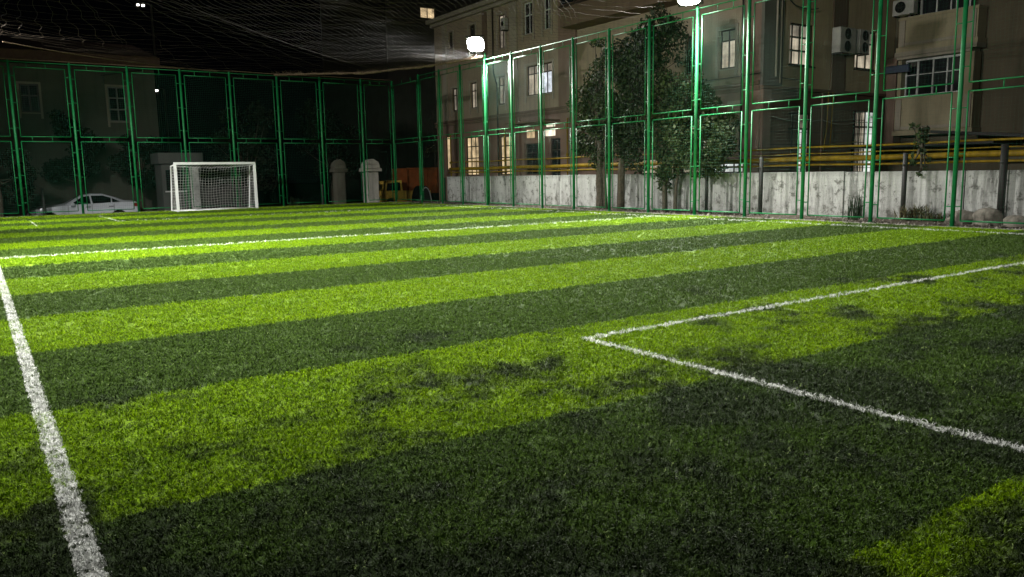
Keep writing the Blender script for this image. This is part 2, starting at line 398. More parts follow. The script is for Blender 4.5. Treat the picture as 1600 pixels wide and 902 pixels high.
# ------------------------------------------------------------------ fences
TOP=5.72
def net_panel(L,z0,z1,seed,cell=.075):
    """wire net of one panel in local coords: u along 0..L"""
    r=np.random.default_rng(seed); lines=[]
    us=np.arange(.0,L,cell); zs=np.arange(z0,z1,cell)
    def off(u,z): return .012*np.sin(u*2.1+seed)+.010*np.sin(z*3+seed*2)
    zz=np.linspace(z0,z1,9)
    for u in us: lines.append(np.stack([np.full(9,u)+.006*np.sin(zz*4+u*9),off(u,zz),zz],1))
    uu=np.linspace(0,L,6)
    for z in zs: lines.append(np.stack([uu,off(uu,z),np.full(6,z)+.012*np.sin(uu*3+z*7+seed)],1))
    return poly_segs(lines)
def make_fence(name,label,origin,along,posts,bays,group):
    """origin (x,y), along = 'x' or 'y', posts = positions, bays = list of (p0,p1)"""
    root=empty(name,(origin[0],origin[1],0),label,'fence',group)
    def W(u,d,z): return (u,origin[1]+d,z) if along=='x' else (origin[0]+d,u,z)
    p0=None
    for p in posts:
        if p0 is None:
            mb=MB(); x,y,_=W(p,0,0); mb.tube([(x,y,-.05),(x,y,TOP)],.046,12); mb.tube([(x,y,-.02),(x,y,.015)],.085,12); mb.tube([(x,y,TOP),(x,y,TOP+.03)],[.05,.02],12)
            p0=mb.build('post',MT['green'],root,True); first=p
        else:
            c=dup(p0,root); c.location=(p-first,0,0) if along=='x' else (0,p-first,0)
    mb=MB(); mb.tube([W(posts[0],0,TOP-.03),W(posts[-1],0,TOP-.03)],.017,8); mb.build('top_rail',MT['green'],root,True)
    for bi,(a,b) in enumerate(bays):
        u0,u1=a+.165,b-.165
        for (z0,z1,kind) in ((.13,2.79,'l'),(2.97,5.5,'u')):
            mb=MB(); r=.0165
            mb.tube([W(u0,0,z0),W(u0,0,z1)],r,7); mb.tube([W(u1,0,z0),W(u1,0,z1)],r,7)
            mb.tube([W(u0,0,z0),W(u1,0,z0)],r,7); mb.tube([W(u0,0,z1),W(u1,0,z1)],r,7)
            for (p,u) in ((a,u0),(b,u1)):
                for f in (.12,.5,.87): 
                    z=z0+(z1-z0)*(f+random.uniform(-.03,.03)); mb.tube([W(p,0,z),W(u,0,z)],.012,6)
            if kind=='l':
                for f in (.22,.6+random.uniform(-.05,.05)): mb.tube([W(u0+(u1-u0)*f,0,z1),W(u0+(u1-u0)*f,0,2.97)],.012,6)
            else:
                for f in (.25,.62): mb.tube([W(u0+(u1-u0)*f,0,z1),W(u0+(u1-u0)*f,0,TOP-.03)],.012,6)
            fr=mb.build('panel_frame',MT['green'],root,True)
            s=net_panel(u1-u0,z0,z1,bi*2+(kind=='u')); Q=s.copy()
            if along=='x': Q[...,0]=s[...,0]+u0; Q[...,1]=origin[1]+s[...,1]
            else: Q[...,1]=s[...,0]+u0; Q[...,0]=origin[0]+s[...,1]
            V,F=wires(Q,.0016 if along=='x' else .0007); quads('netting',V,F,MT['greenwire'],fr)
    return root
bp=[-.43,1.55,3.53,5.53,7.50,9.48,11.50,13.45,15.45,17.05]
make_fence('sports_fence','green tube and mesh fence behind the white goal at the far end',(0,FY),'x',bp,list(zip(bp[:-1],bp[1:])),'green fences round the pitch')
sp=[2.93,4.77,6.60,8.43,10.27,12.10,13.87,15.64,17.52,19.31,21.13,22.95,24.80,26.65,28.54,30.30,32.20]
make_fence('sports_fence','green tube and mesh fence along the whitewashed wall and buildings',(FX,0),'y',sp,list(zip(sp[:-1],sp[1:]))+[(32.20,FY)],'green fences round the pitch')

# ------------------------------------------------------------------ safety net over the pitch
def net_z(x,y):
    return (5.66-.30*np.sin(np.clip((x+.6)/17.6,0,1)*np.pi)**.8+0.07*np.sin(.9*(x-y)+.6*np.sin(.5*y))+.022*np.sin(2.3*(x-.8*y)+1.1*np.sin(.7*x))
        +.012*np.sin(1.9*(x+y))+.010*np.sin(6.1*y+3*np.sin(x)))
lines=[]
def kx(u): return np.clip((u-1.2)/3.2,0,1)*1.0
yy=np.arange(8,35,.15)
for u in np.concatenate([np.arange(-.9,2.2,.17),np.arange(2.2,4.4,.34),np.arange(4.4,17,.21)]):
    k=kx(u) if u>-.9 else 0
    if u<-.9: continue
    x=u+k*(yy-20)*.98+.05*np.sin(yy*3.3+u*4)+.04*np.sin(yy*1.2+u)
    ok=(x>-1.1)&(x<16.95)&(yy<28.6+(x-1.2)*.78)&(yy<26.6+(16.95-x)*1.42)&(yy<34.7)&(np.hypot(x-16.9,yy-26.6)>1.7)&(np.hypot(x-16.9,yy-15.6)>1.5)
    idx=np.where(ok)[0]
    if len(idx)<2: continue
    br=np.where(np.diff(idx)>1)[0]; 
    for part in np.split(idx,br+1):
        if len(part)>1: lines.append(np.stack([x[part],yy[part],net_z(x[part],yy[part])+.004*rng.standard_normal(len(part))],1))
xx=np.arange(-1.1,17,.15)
for y0 in np.arange(9,34.7,.55):
    y=y0+.07*np.sin(xx*2.1+y0*2)+.03*np.sin(xx*7+y0)
    ok=(y<28.6+(xx-1.2)*.78)&(y<26.6+(16.95-xx)*1.42)&(y<34.7)&(np.hypot(xx-16.9,y-26.6)>1.7)&(np.hypot(xx-16.9,y-15.6)>1.5); idx=np.where(ok)[0]
    if len(idx)<2: continue
    for part in np.split(idx,np.where(np.diff(idx)>1)[0]+1):
        if len(part)>1: lines.append(np.stack([xx[part],y[part],net_z(xx[part],y[part])+.004*rng.standard_normal(len(part))],1))
V,F=wires(poly_segs(lines),.0027)
netroot=empty('safety_net',(8,20,5.6),'sagging dark safety net slung over the whole pitch','net')
quads('netting',V,F,MT['netcord'],netroot)
# gathered hem from the lamp post to the far fence, and the one on the far left
def hem(pts,r,fuzz,name='hem_rope'):
    mb=MB(); pts=[Vector(p) for p in pts]; P=[]
    n=46
    for i in range(n+1):
        t=i/n*(len(pts)-1); k=min(int(t),len(pts)-2); q=t-k; P.append(pts[k].lerp(pts[k+1],q)+Vector((0,0,random.uniform(-.01,.01))))
    mb.tube(P,[r*random.uniform(.7,1.3) for _ in P],6)
    for i in range(fuzz):
        a=random.choice(P); 
        for _ in range(3):
            d=Vector((random.uniform(-.3,.3),random.uniform(-.3,.3),random.uniform(-.02,.16))); mb.tube([a+d*.05,a+d*.6+Vector((0,0,random.uniform(-.03,.03))),a+d],.004,3,False)
    return mb.build(name,MT['hem'],netroot)
hem([(16.98,26.62,5.80),(15.6,28.6,5.60),(13.9,31.1,5.52),(12.2,33.6,5.66),(11.4,34.85,5.72)],.05,110)
hem([(1.2,28.6,5.45),(4.0,30.8,5.45),(7.0,33.3,5.60),(9.0,34.85,5.72)],.014,0)
hem([(-1.1,34.75,5.76),(17.0,34.8,5.76)],.013,0)
# carrier cables
for a,b in (((4.9,20.8,5.42),(14.2,30.0,5.5)),):
    mb=MB(); P=[Vector(a).lerp(Vector(b),i/20) for i in range(21)]
    for i,p in enumerate(P): p.z-=.12*math.sin(math.pi*i/20)
    mb.tube(P,.004,4); mb.build('carrier_cable',MT['netcord'],netroot)

# ------------------------------------------------------------------ floodlights
def floodlight(px,py,sgn,power,label,tilt=50,aim=0,spread=130,dz=0.0):
    root=empty('floodlight',(px,py,0),label,'floodlight','floodlights on posts round the pitch')
    mb=MB(); X=px+(.13 if sgn<0 else -.0); Z=5.98
    mb.tube([(X,py+.14,-.05),(X,py+.14,Z)],.04,10)
    mb.build('pole',MT['green'],root,True)
    mb=MB(); mb.tube([(X,py+.14,Z-.1),(px+sgn*.2,py+.14,Z-.02),(px+sgn*.22,py+.14,Z+.1)],.02,6); mb.tube([(px+sgn*.24,py-.34,Z+.1),(px+sgn*.24,py+.34,Z+.1)],.02,6); mb.build('bracket',MT['darksteel'],root)
    # head: local frame, front normal n
    n=Vector((sgn*math.cos(math.radians(tilt))*math.cos(aim),math.cos(math.radians(tilt))*math.sin(aim),-math.sin(math.radians(tilt)))).normalized()
    s=Vector((0,0,1)).cross(n).normalized(); u=n.cross(s).normalized(); c=Vector((px+sgn*.34,py+.06,Z+.28+dz))
    def bx(mb,cc,hs,hu,hn):
        vs=[cc+s*a*hs+u*b*hu+n*d*hn for d in (-1,1) for a,b in ((-1,-1),(1,-1),(1,1),(-1,1))]
        mb.add(vs,[(0,3,2,1),(4,5,6,7),(0,1,5,4),(1,2,6,5),(2,3,7,6),(3,0,4,7)])
    mb=MB(); bx(mb,c-n*.04,.35,.36,.035)
    for k in range(9): bx(mb,c-n*.10+s*(-.26+.065*k),.008,.26,.03)
    hd=mb.build('lamp_head',MT['darksteel'],root)
    mb=MB(); V=[c+n*.045]; K=28
    for rr,hh in ((.55,.035),(.85,.02),(1,0),(1,-.01)):
        for k in range(K):
            t=2*math.pi*k/K; ct,st=math.cos(t),math.sin(t); V.append(c+n*hh+s*(.32*rr*math.copysign(abs(ct)**.55,ct))+u*(.33*rr*math.copysign(abs(st)**.55,st)))
    F=[(0,1+k,1+(k+1)%K) for k in range(K)]+[(1+a*K+k,1+(a+1)*K+k,1+(a+1)*K+(k+1)%K,1+a*K+(k+1)%K) for a in range(3) for k in range(K)]
    mb.add(V,F); mb.build('lens',MT['lens'],hd,True)
    ld=bpy.data.lights.new('flood_light','AREA'); ld.shape='RECTANGLE'; ld.size=.54; ld.size_y=.5; ld.energy=power; ld.color=(1,.985,.93); ld.spread=math.radians(spread)
    lo=bpy.data.objects.new('flood_light',ld); COL.objects.link(lo); lo.parent=root
    p=c+n*.07-Vector((px,py,0)); m=Matrix((s,u,-n)).transposed(); 
    # light points along local -Z
    lo.matrix_local=Matrix.Translation(p)@Matrix((s,-u,-n)).transposed().to_4x4()
    return root
floodlight(FX,26.65,-1,LAMP_W['side_far'],'lit white floodlight on the farther lamp post of the side fence',46,math.radians(-50))
floodlight(FX,15.64,-1,LAMP_W['side_near'],'lit white floodlight on the nearer lamp post, cut by the top of the photo',46,math.radians(-25),130,-.22)
floodlight(-1.25,26.6,1,LAMP_W['left_far'],'floodlight on its pole on the open far left side of the pitch',50,math.radians(18))
floodlight(-1.25,15.6,1,LAMP_W['left_near'],'floodlight on its pole on the open left side of the pitch, the middle one',50,math.radians(-12))
floodlight(-1.25,4.7,1,LAMP_W['left_close'],'added unseen floodlight on its pole on the left side of the pitch, nearest the camera',30,math.radians(36),145)  # unseen lamp added to brighten the wing and the near turf

# ------------------------------------------------------------------ goal
gr=empty('football_goal',(8.3,33.5,0),'white football goal with net standing before the far fence','goal')
def GP(u,d,z): # u along mouth 0..3.2, d depth
    a=math.atan2(.35,3.25); ca,sa=math.cos(a),math.sin(a); return (6.70+u*ca-d*sa,33.25+u*sa+d*ca,z)
GW,GH=3.22,1.9
for u in (0,GW):
    mb=MB(); mb.tube([GP(u,0,0),GP(u,0,GH)],.068,4); mb.build('goal_post',MT['white'],gr)
mb=MB(); mb.tube([GP(-.035,0,GH),GP(GW+.035,0,GH)],.068,4); mb.build('crossbar',MT['white'],gr)
for u in (0,GW):
    mb=MB(); mb.tube([GP(u,0,.03),GP(u,.8,.03),GP(u,.62,1.0),GP(u,.5,GH-.1),GP(u,0,GH-.03)],.027,6); mb.build('side_frame',MT['white'],gr,True)
mb=MB(); mb.tube([GP(0,.0,.03),GP(GW,0,.03)],.03,6); mb.tube([GP(0,.8,.03),GP(GW,.8,.03)],.024,6); mb.build('base_bar',MT['white'],gr,True)
lines=[]; 
def GN(u,v):  # v 0 top front ->1 top back ->2 bottom back
    sag=.10*math.sin(math.pi*u/GW)
    if v<1: p=GP(u,.5*v,GH-.05-.06*v-sag*v*.8)
    else:
        q=v-1; p=GP(u,.5+.3*q+.12*math.sin(math.pi*q)*math.sin(math.pi*u/GW),(GH-.11-sag)*(1-q)+.04)
    return p
cell=.115
for i in range(int(GW/cell)+1): 
    u=i*cell+.02; lines.append([GN(min(u,GW)+.012*math.sin(v*9+i),v) for v in np.linspace(0,2,22)])
for v in list(np.arange(0,1,.22))+list(np.arange(1,2,.062)): lines.append([GN(u,v+.012*math.sin(u*5)) for u in np.linspace(0,GW,24)])
for u in (0,GW):
    for d in np.arange(.1,.8,.115): lines.append([GP(u,d,z*(1-max(0,(d-.5))*2.6) if d>.5 else z) for z in np.linspace(.04,GH-.08,8)])
    for z in np.arange(.1,GH-.1,.115): lines.append([GP(u,d,z) for d in np.linspace(0,.8-.3*z/GH,4)])
V,F=wires(poly_segs(lines),.0048); quads('goal_net',V,F,MT['cord'],gr)

# ------------------------------------------------------------------ whitewashed wall, supports, pipes
WX=18.62
mb=MB(); V=[];F=[]
wr=empty('concrete_wall',(WX,16,0),'low whitewashed concrete wall with black streaks behind the side fence','wall')
y=3.0; 
while y<32.6:
    L=3.0; y1=min(y+L-.03,32.6); mb=MB(); mb.bbox(WX,WX+.16,y,y1,-.1,1.17+random.uniform(-.012,.015),.012); mb.build('wall_panel',MT['wall'],wr); y+=L
mb=MB()
for k in range(11): yy_=3.0+3.0*k-.015; mb.box(WX+.03,WX+.13,yy_-.02,yy_+.02,-.1,1.12)
mb.build('joint_strip',MT['darksteel'],wr)
supports=[(28.59,3.1,.028),(16.41,1.62,.05),(14.42,1.62,.06),(10.27,1.6,.055),(8.09,1.72,.075)]
names=['thin tall dark pole before the streaked wall by the far lamp post','dark pipe support beside the near lamp post','dark pipe support between the near lamp post and the lit lower windows','dark pipe support beside the leafy sapling on the wall','thick dark pipe support nearest the rocks']
for (y,h,r),nm in zip(supports,names):
    root=empty('pipe_support',(18.4,y,0),nm,'support','dark supports under the yellow pipes')
    mb=MB(); mb.tube([(18.4,y,-.1),(18.4,y,h)],r,8); mb.build('pole',MT['darksteel'],root,True)
    mb=MB(); mb.box(18.3,19.35,y-.02,y+.02,1.30,1.335); mb.build('crossarm',MT['darksteel'],root)
def pipe(x,z,r,y0,y1,label,joints=True,drop=0):
    root=empty('gas_pipe',(x,y0,z),label,'pipe','yellow pipes above the whitewashed wall')
    mb=MB(); n=24; P=[(x,y0+(y1-y0)*i/n,z+drop*i/n+.012*math.sin(i*1.7)) for i in range(n+1)]; mb.tube(P,r,10); mb.build('pipe_run',MT['yellow'],root,True)
    if joints:
        mb=MB(); y=y0+1
        while y<y1: mb.tube([(x,y,z+drop*(y-y0)/(y1-y0)),(x,y+.03,z+drop*(y-y0)/(y1-y0))],r*1.22,10); y+=random.uniform(2.2,3.6)
        mb.build('pipe_collar',MT['yellow'],root,True)
    return root
pipe(19.6,1.53,.075,3,34,'thickest yellow gas pipe running above the whitewashed wall')
pipe(19.6,1.85,.028,3,34,'topmost thin yellow pipe above the whitewashed wall')
pipe(19.5,1.36,.03,3,34,'lowest thin yellow pipe just above the wall top')
pipe(19.75,1.68,.018,3,20,'thin dull yellow pipe just above the thickest pipe',True)
for (x,y,h,lab) in ((20.6,30.6,3.3,'upright thin yellow pipe by the entrance with the warm lamps'),(20.6,35.6,3.3,'upright thin yellow pipe at the far end of the long building'),(21.6,27.2,3.6,'upright thin yellow pipe at the brown pilaster behind the first tree')):
    root=empty('riser_pipe',(x,y,0),lab,'pipe','upright yellow pipes')
    mb=MB(); mb.tube([(x,y,0),(x,y,h),(x+.5,y,h+.02)],.035,8); mb.build('pipe_run',MT['yellow'],root,True)
    mb=MB(); mb.bbox(x-.05,x+.05,y-.05,y+.05,h*.55,h*.55+.12,.01); mb.build('valve',MT['yellow'],root)

# ------------------------------------------------------------------ buildings
class Facade:
    """axis 'x': plane X=c facing -X, a runs along Y.  axis 'y': plane Y=c facing -Y, a runs along X."""
    def __init__(s,axis,c): s.axis=axis; s.c=c
    def P(s,a,d,z): return (s.c-d,a,z) if s.axis=='x' else (a,s.c-d,z)
    def box(s,mb,a0,a1,d0,d1,z0,z1):
        p=s.P(a0,d0,z0); q=s.P(a1,d1,z1); mb.box(p[0],q[0],p[1],q[1],z0,z1)
    def wall(s,mb,a0,a1,z0,z1,openings,depth=.16):
        A=sorted({a0,a1,*[q for o in openings for q in o[:2] if a0<q<a1]}); Z=sorted({z0,z1,*[q for o in openings for q in o[2:4] if z0<q<z1]})
        for i in range(len(A)-1):
            for j in range(len(Z)-1):
                ca,cz=(A[i]+A[i+1])/2,(Z[j]+Z[j+1])/2
                if any(o[0]<ca<o[1] and o[2]<cz<o[3] for o in openings): continue
                mb.add([s.P(A[i],0,Z[j]),s.P(A[i+1],0,Z[j]),s.P(A[i+1],0,Z[j+1]),s.P(A[i],0,Z[j+1])],[(0,1,2,3)])
        for o in openings:
            b0,b1,y0,y1=o[:4]
            if not (a0<=b0 and b1<=a1 and z0<=y0 and y1<=z1): continue
            for (p,q) in (((b0,y0),(b1,y0)),((b1,y0),(b1,y1)),((b1,y1),(b0,y1)),((b0,y1),(b0,y0))):
                mb.add([s.P(p[0],0,p[1]),s.P(q[0],0,q[1]),s.P(q[0],-depth,q[1]),s.P(p[0],-depth,p[1])],[(0,1,2,3)])
    def window(s,parent,o,pane='glass',frame='frame_d',vs=(.5,),hs=(.7,),t=.045,surround=None,sill=True,label=None,panes=None):
        a0,a1,z0,z1=o[:4]; mb=MB(); d0,d1=-.13,-.08
        s.box(mb,a0,a0+t,d0,d1,z0,z1); s.box(mb,a1-t,a1,d0,d1,z0,z1); s.box(mb,a0+t,a1-t,d0,d1,z0,z0+t); s.box(mb,a0+t,a1-t,d0,d1,z1-t,z1)
        hz=[z0+(z1-z0)*h for h in hs]; 
        for z in hz: s.box(mb,a0+t,a1-t,d0+.004,d1-.004,z-t/2,z+t/2)
        vz=hz[0]-t/2 if hz else z1-t
        for v in vs:
            a=a0+(a1-a0)*v; s.box(mb,a-t/2,a+t/2,d0+.008,d1-.008,z0+t,z1-t)
        fr=mb.build('window',MT[frame],parent)
        if label: fr['label']=label
        def pane_(mat,q0,q1,y0,y1):
            mb=MB(); mb.add([s.P(q0,-.115,y0),s.P(q1,-.115,y0),s.P(q1,-.115,y1),s.P(q0,-.115,y1)],[(0,1,2,3)]); mb.build('pane',MT[mat],fr)
        if panes:
            for (f0,f1,g0,g1,mat) in panes: pane_(mat,a0+(a1-a0)*f0,a0+(a1-a0)*f1,z0+(z1-z0)*g0,z0+(z1-z0)*g1)
        else: pane_(pane,a0,a1,z0,z1)
        if sill:
            mb=MB(); s.box(mb,a0-.06,a1+.06,-.10,.07,z0-.05,z0-.003); mb.build('sill',MT['trim'] if frame!='frame_d' or surround else MT['frame_d'],fr)
        if surround:
            mb=MB(); w_=surround
            s.box(mb,a0-w_,a0-.003,.003,.05,z0-.28,z1+w_); s.box(mb,a1+.003,a1+w_,.003,.05,z0-.28,z1+w_); s.box(mb,a0-.003,a1+.003,.003,.05,z1+.003,z1+w_); mb.build('surround',MT['trim'],fr)
        return fr
A=Facade('x',21.9); C=Facade('y',17.2); D=Facade('x',29.0)
CORN=4.10; ROOF=9.60
long_b=empty('apartment_building',(22,27,0),'long beige apartment building with brown ground floor and lit windows behind the trees','building','buildings beyond the side fence')
up=[ # (a0,a1,z0,z1, pane, vs, hs, surround)
 (28.60,30.60,4.83,6.18,None,(.25,.5,.75),(.72,),.12),
 (32.38,33.05,4.63,5.98,'windim',(.5,),(.68,),.10),
 (34.98,35.62,4.65,5.94,'wincream',(.5,),(.68,),.10),
 (36.90,37.52,4.66,5.84,'windim',(.5,),(.68,),.10),
 (32.28,32.92,7.29,8.86,None,(.5,),(.62,),.10),
 (30.02,30.78,7.62,9.04,'glass',(.5,),(.6,),.12),
 (28.66,29.24,7.62,9.04,'glass',(.5,),(.6,),.12),
 (37.25,37.75,7.92,8.76,'glass',(.5,),(),.08),
 (34.98,35.62,7.35,8.8,'glass',(.5,),(.62,),.08),
 (20.32,20.58,4.72,6.06,'glass',(),(),.08),
 (18.36,19.07,4.72,6.03,None,(.5,),(.72,),.13),
]
gf=[(17.95,19.3,1.15,1.62,'doorwhite',(.33,.66),()),(21.2,23.0,1.15,1.75,'wincream',(.33,.66),()),(37.78,38.42,1.5,3.35,'winwarm',(),()),(34.98,36.25,1.2,3.2,'winwarm',(.33,.66),(.45,.75)),(31.78,33.0,1.2,3.1,'winwarm',(.33,.66),(.45,.75)),  # first two: glowing panes standing in for a lit white low wall
    (29.5,30.8,1.2,2.65,'glass',(.33,.66),(.7,)),(28.0,28.85,.2,2.82,'glass',(.5,),(.8,)),(24.6,25.7,1.3,2.7,'glass',(.5,),(.7,)),(19.5,20.8,1.15,2.6,'wincream',(.33,.66),(.7,))]
Y0,Y1=17.2,39.3
def others(mb,x0,x1,y0,y1,z0,z1,faces):
    for f in faces:
        if f=='x1': mb.add([(x1,y0,z0),(x1,y1,z0),(x1,y1,z1),(x1,y0,z1)],[(0,1,2,3)])
        if f=='y1': mb.add([(x0,y1,z0),(x1,y1,z0),(x1,y1,z1),(x0,y1,z1)],[(0,1,2,3)])
        if f=='y0': mb.add([(x0,y0,z0),(x1,y0,z0),(x1,y0,z1),(x0,y0,z1)],[(0,1,2,3)])
        if f=='top': mb.add([(x0,y0,z1),(x1,y0,z1),(x1,y1,z1),(x0,y1,z1)],[(0,1,2,3)])
mb=MB(); A.wall(mb,Y0,Y1,CORN,ROOF,up); others(mb,21.9,34,Y0,Y1,CORN,ROOF,('y1','top','x1')); mb.build('upper_wall',MT['beige'],long_b)
mb=MB(); A.wall(mb,Y0,Y1,-.8,CORN,gf); others(mb,21.9,34,Y0,Y1,-.8,CORN,('y1','x1')); mb.build('ground_floor_wall',MT['rose'],long_b)
for o in up:
    pn=None; pane=o[4]; lab=None
    if o[0]==28.60: pn=[(0,.5,0,.72,'winwhite'),(.5,1,0,.72,'wincream'),(0,.5,.72,1,'windim'),(.5,1,.72,1,'windim')]; lab='wide brightly lit window'
    elif o[0]==32.28: pn=[(0,1,.62,1,'wincream'),(0,1,0,.62,'windim')]
    elif o[0]==18.36: pn=[(0,1,.72,1,'trim'),(0,1,0,.72,'wincream')]
    A.window(long_b,o,pane or 'glass','frame_w' if o[2]>7.5 and o[0]<31 else 'frame_d',o[5],o[6],.05,o[7],True,lab,pn)
for o in gf: A.window(long_b,o,o[4],'frame_d',o[5],o[6],.05,None,False)
mb=MB(); A.box(mb,17.3,39.4,.003,.10,CORN-.05,CORN+.06); A.box(mb,17.3,39.4,.003,.05,CORN-.22,CORN-.10); mb.build('cornice',MT['brown'],long_b)
mb=MB(); A.box(mb,Y0-.05,39.5,.004,.40,ROOF-.16,ROOF+.05); A.box(mb,Y0,39.4,.004,.2,ROOF-.34,ROOF-.18); mb.build('eaves',MT['trim'],long_b)
for (a0,a1,mt,d) in ((26.85,28.05,'rose',.10),(31.25,31.85,'trim',.09),(17.2,17.72,'rose',.11),(33.9,34.3,'brown',.05),(37.95,38.3,'trim',.10)):
    mb=MB(); A.box(mb,a0,a1,.004,d,CORN+.07,ROOF-.36); mb.build('pilaster',MT[mt],long_b)
for (a0,a1) in ((17.2,17.72),(26.85,27.9),(31.1,31.6),(33.9,34.3),(37.2,37.6)):
    mb=MB(); A.box(mb,a0,a1,.004,.14,-.5,CORN-.24); mb.build('pilaster',MT['rose'],long_b)
mb=MB(); A.box(mb,18.0,18.62,.004,.05,2.35,3.6); mb.build('pale_wall_patch',MT['trim'],long_b)
# projecting brown loggia on the third floor
mb=MB(); A.box(mb,20.4,26.8,.004,.95,7.25,9.2); mb.build('loggia',MT['brown'],long_b)
mb=MB(); A.box(mb,20.5,26.7,.955,.97,8.15,9.0); mb.build('loggia_glazing',MT['glass'],long_b)
mb=MB()
for k in range(8): a=20.5+.885*k; A.box(mb,a-.03,a+.03,.972,1.0,8.1,9.05)
A.box(mb,20.4,26.8,.952,1.02,8.03,8.1); mb.build('loggia_mullion',MT['frame_d'],long_b)
# entrance lamps and canopy
mb=MB(); A.box(mb,27.9,31.0,.15,1.0,3.52,3.60); mb.build('entrance_canopy',MT['brown'],long_b)
for (a0,a1,z0,z1,mt) in ((28.05,28.62,2.9,3.18,'lampwarm'),(28.05,28.55,3.30,3.42,'lampwarm'),(29.6,30.05,2.88,3.25,'winwarm')):
    mb=MB(); A.box(mb,a0,a1,.3,.42,z0,z1); mb.build('lamp_panel',MT[mt],long_b)
# the wing that faces the camera (plane Y = 17.2)
wing=[(23.25,24.56,4.76,6.14),(27.05,28.40,4.85,6.22)]
wg=[(23.3,24.58,1.0,3.18),(27.1,28.6,1.0,3.36)]
mb=MB(); C.wall(mb,21.9,29.6,4.0,ROOF,wing); mb.build('wing_upper_wall',MT['olive'],long_b)
mb=MB(); C.wall(mb,21.9,29.6,-.8,4.0,wg); mb.build('wing_ground_floor_wall',MT['brown'],long_b)
C.window(long_b,wing[0],'wincream','frame_d',(.18,.5),(.68,.36),.06,None,True,None,[(0,.18,0,1,'windim'),(.18,1,0,.68,'wincream'),(.18,1,.68,1,'windim')])
C.window(long_b,wing[1],'wincream','frame_d',(.22,.6),(.68,),.06,None,True,None,[(0,1,0,.68,'wincream'),(0,1,.68,1,'windim')])
C.window(long_b,wg[0],'windim','frame_d',(.28,.55,.8),(.75,),.06,None,True,'lit doorway with a bright white strip',[(.0,.62,0,1,'brown'),(.62,.72,0,.74,'doorwhite'),(.8,1,0,.74,'doorwhite'),(.62,1,.74,1,'windim'),(.72,.8,0,.74,'glass')])
C.window(long_b,wg[1],'windim','frame_d',(.2,.4,.62,.8),(.75,.25),.05,None,True,'lit barred window with a bright right side',[(0,.12,0,1,'windim'),(.12,.2,0,1,'glass'),(.2,.4,0,1,'windim'),(.4,.6,0,1,'wincream'),(.6,1,0,1,'doorwhite')])
mb=MB()
for k in range(5): a=27.15+.11*k; C.box(mb,a,a+.02,.03,.05,1.0,3.3)
for k in range(9): z=1.1+.27*k; C.box(mb,27.1,27.75,.052,.07,z,z+.02)
mb.build('window_bars',MT['darksteel'],long_b)
mb=MB(); C.box(mb,25.6,26.42,.004,.06,4.0,ROOF); mb.build('wing_pilaster',MT['brown'],long_b)
mb=MB(); C.box(mb,21.75,22.75,.004,.12,4.02,ROOF); mb.build('wing_pilaster',MT['greyr'],long_b)
mb=MB(); C.box(mb,21.78,29.6,.004,.13,3.9,4.0); mb.build('wing_cornice',MT['brown'],long_b)
mb=MB(); C.box(mb,21.78,22.2,.004,.13,-.5,3.88); mb.build('wing_pilaster',MT['rose'],long_b)
mb=MB()
for z in np.arange(.4,3.8,.42): C.box(mb,22.25,29.5,.002,.012,z,z+.02)
mb.build('wall_course',MT['frame_d'],long_b)
mb=MB(); mb.tube([(22.3,17.0,4.3),(22.3,17.0,9.4)],.035,6); mb.tube([(22.55,17.02,4.1),(22.55,17.02,9.4)],.025,6); mb.build('downpipe',MT['trim'],long_b,True)
mb=MB(); mb.tube([(21.82,33.0,-.3),(21.82,33.0,5.6),(21.82,33.3,6.2),(21.82,33.3,9.4)],.035,6); mb.build('downpipe',MT['darksteel'],long_b,True)
mb=MB(); mb.tube([(21.8,18.0,1.2),(21.8,18.0,9.3)],.03,6); mb.build('downpipe',MT['darksteel'],long_b,True)

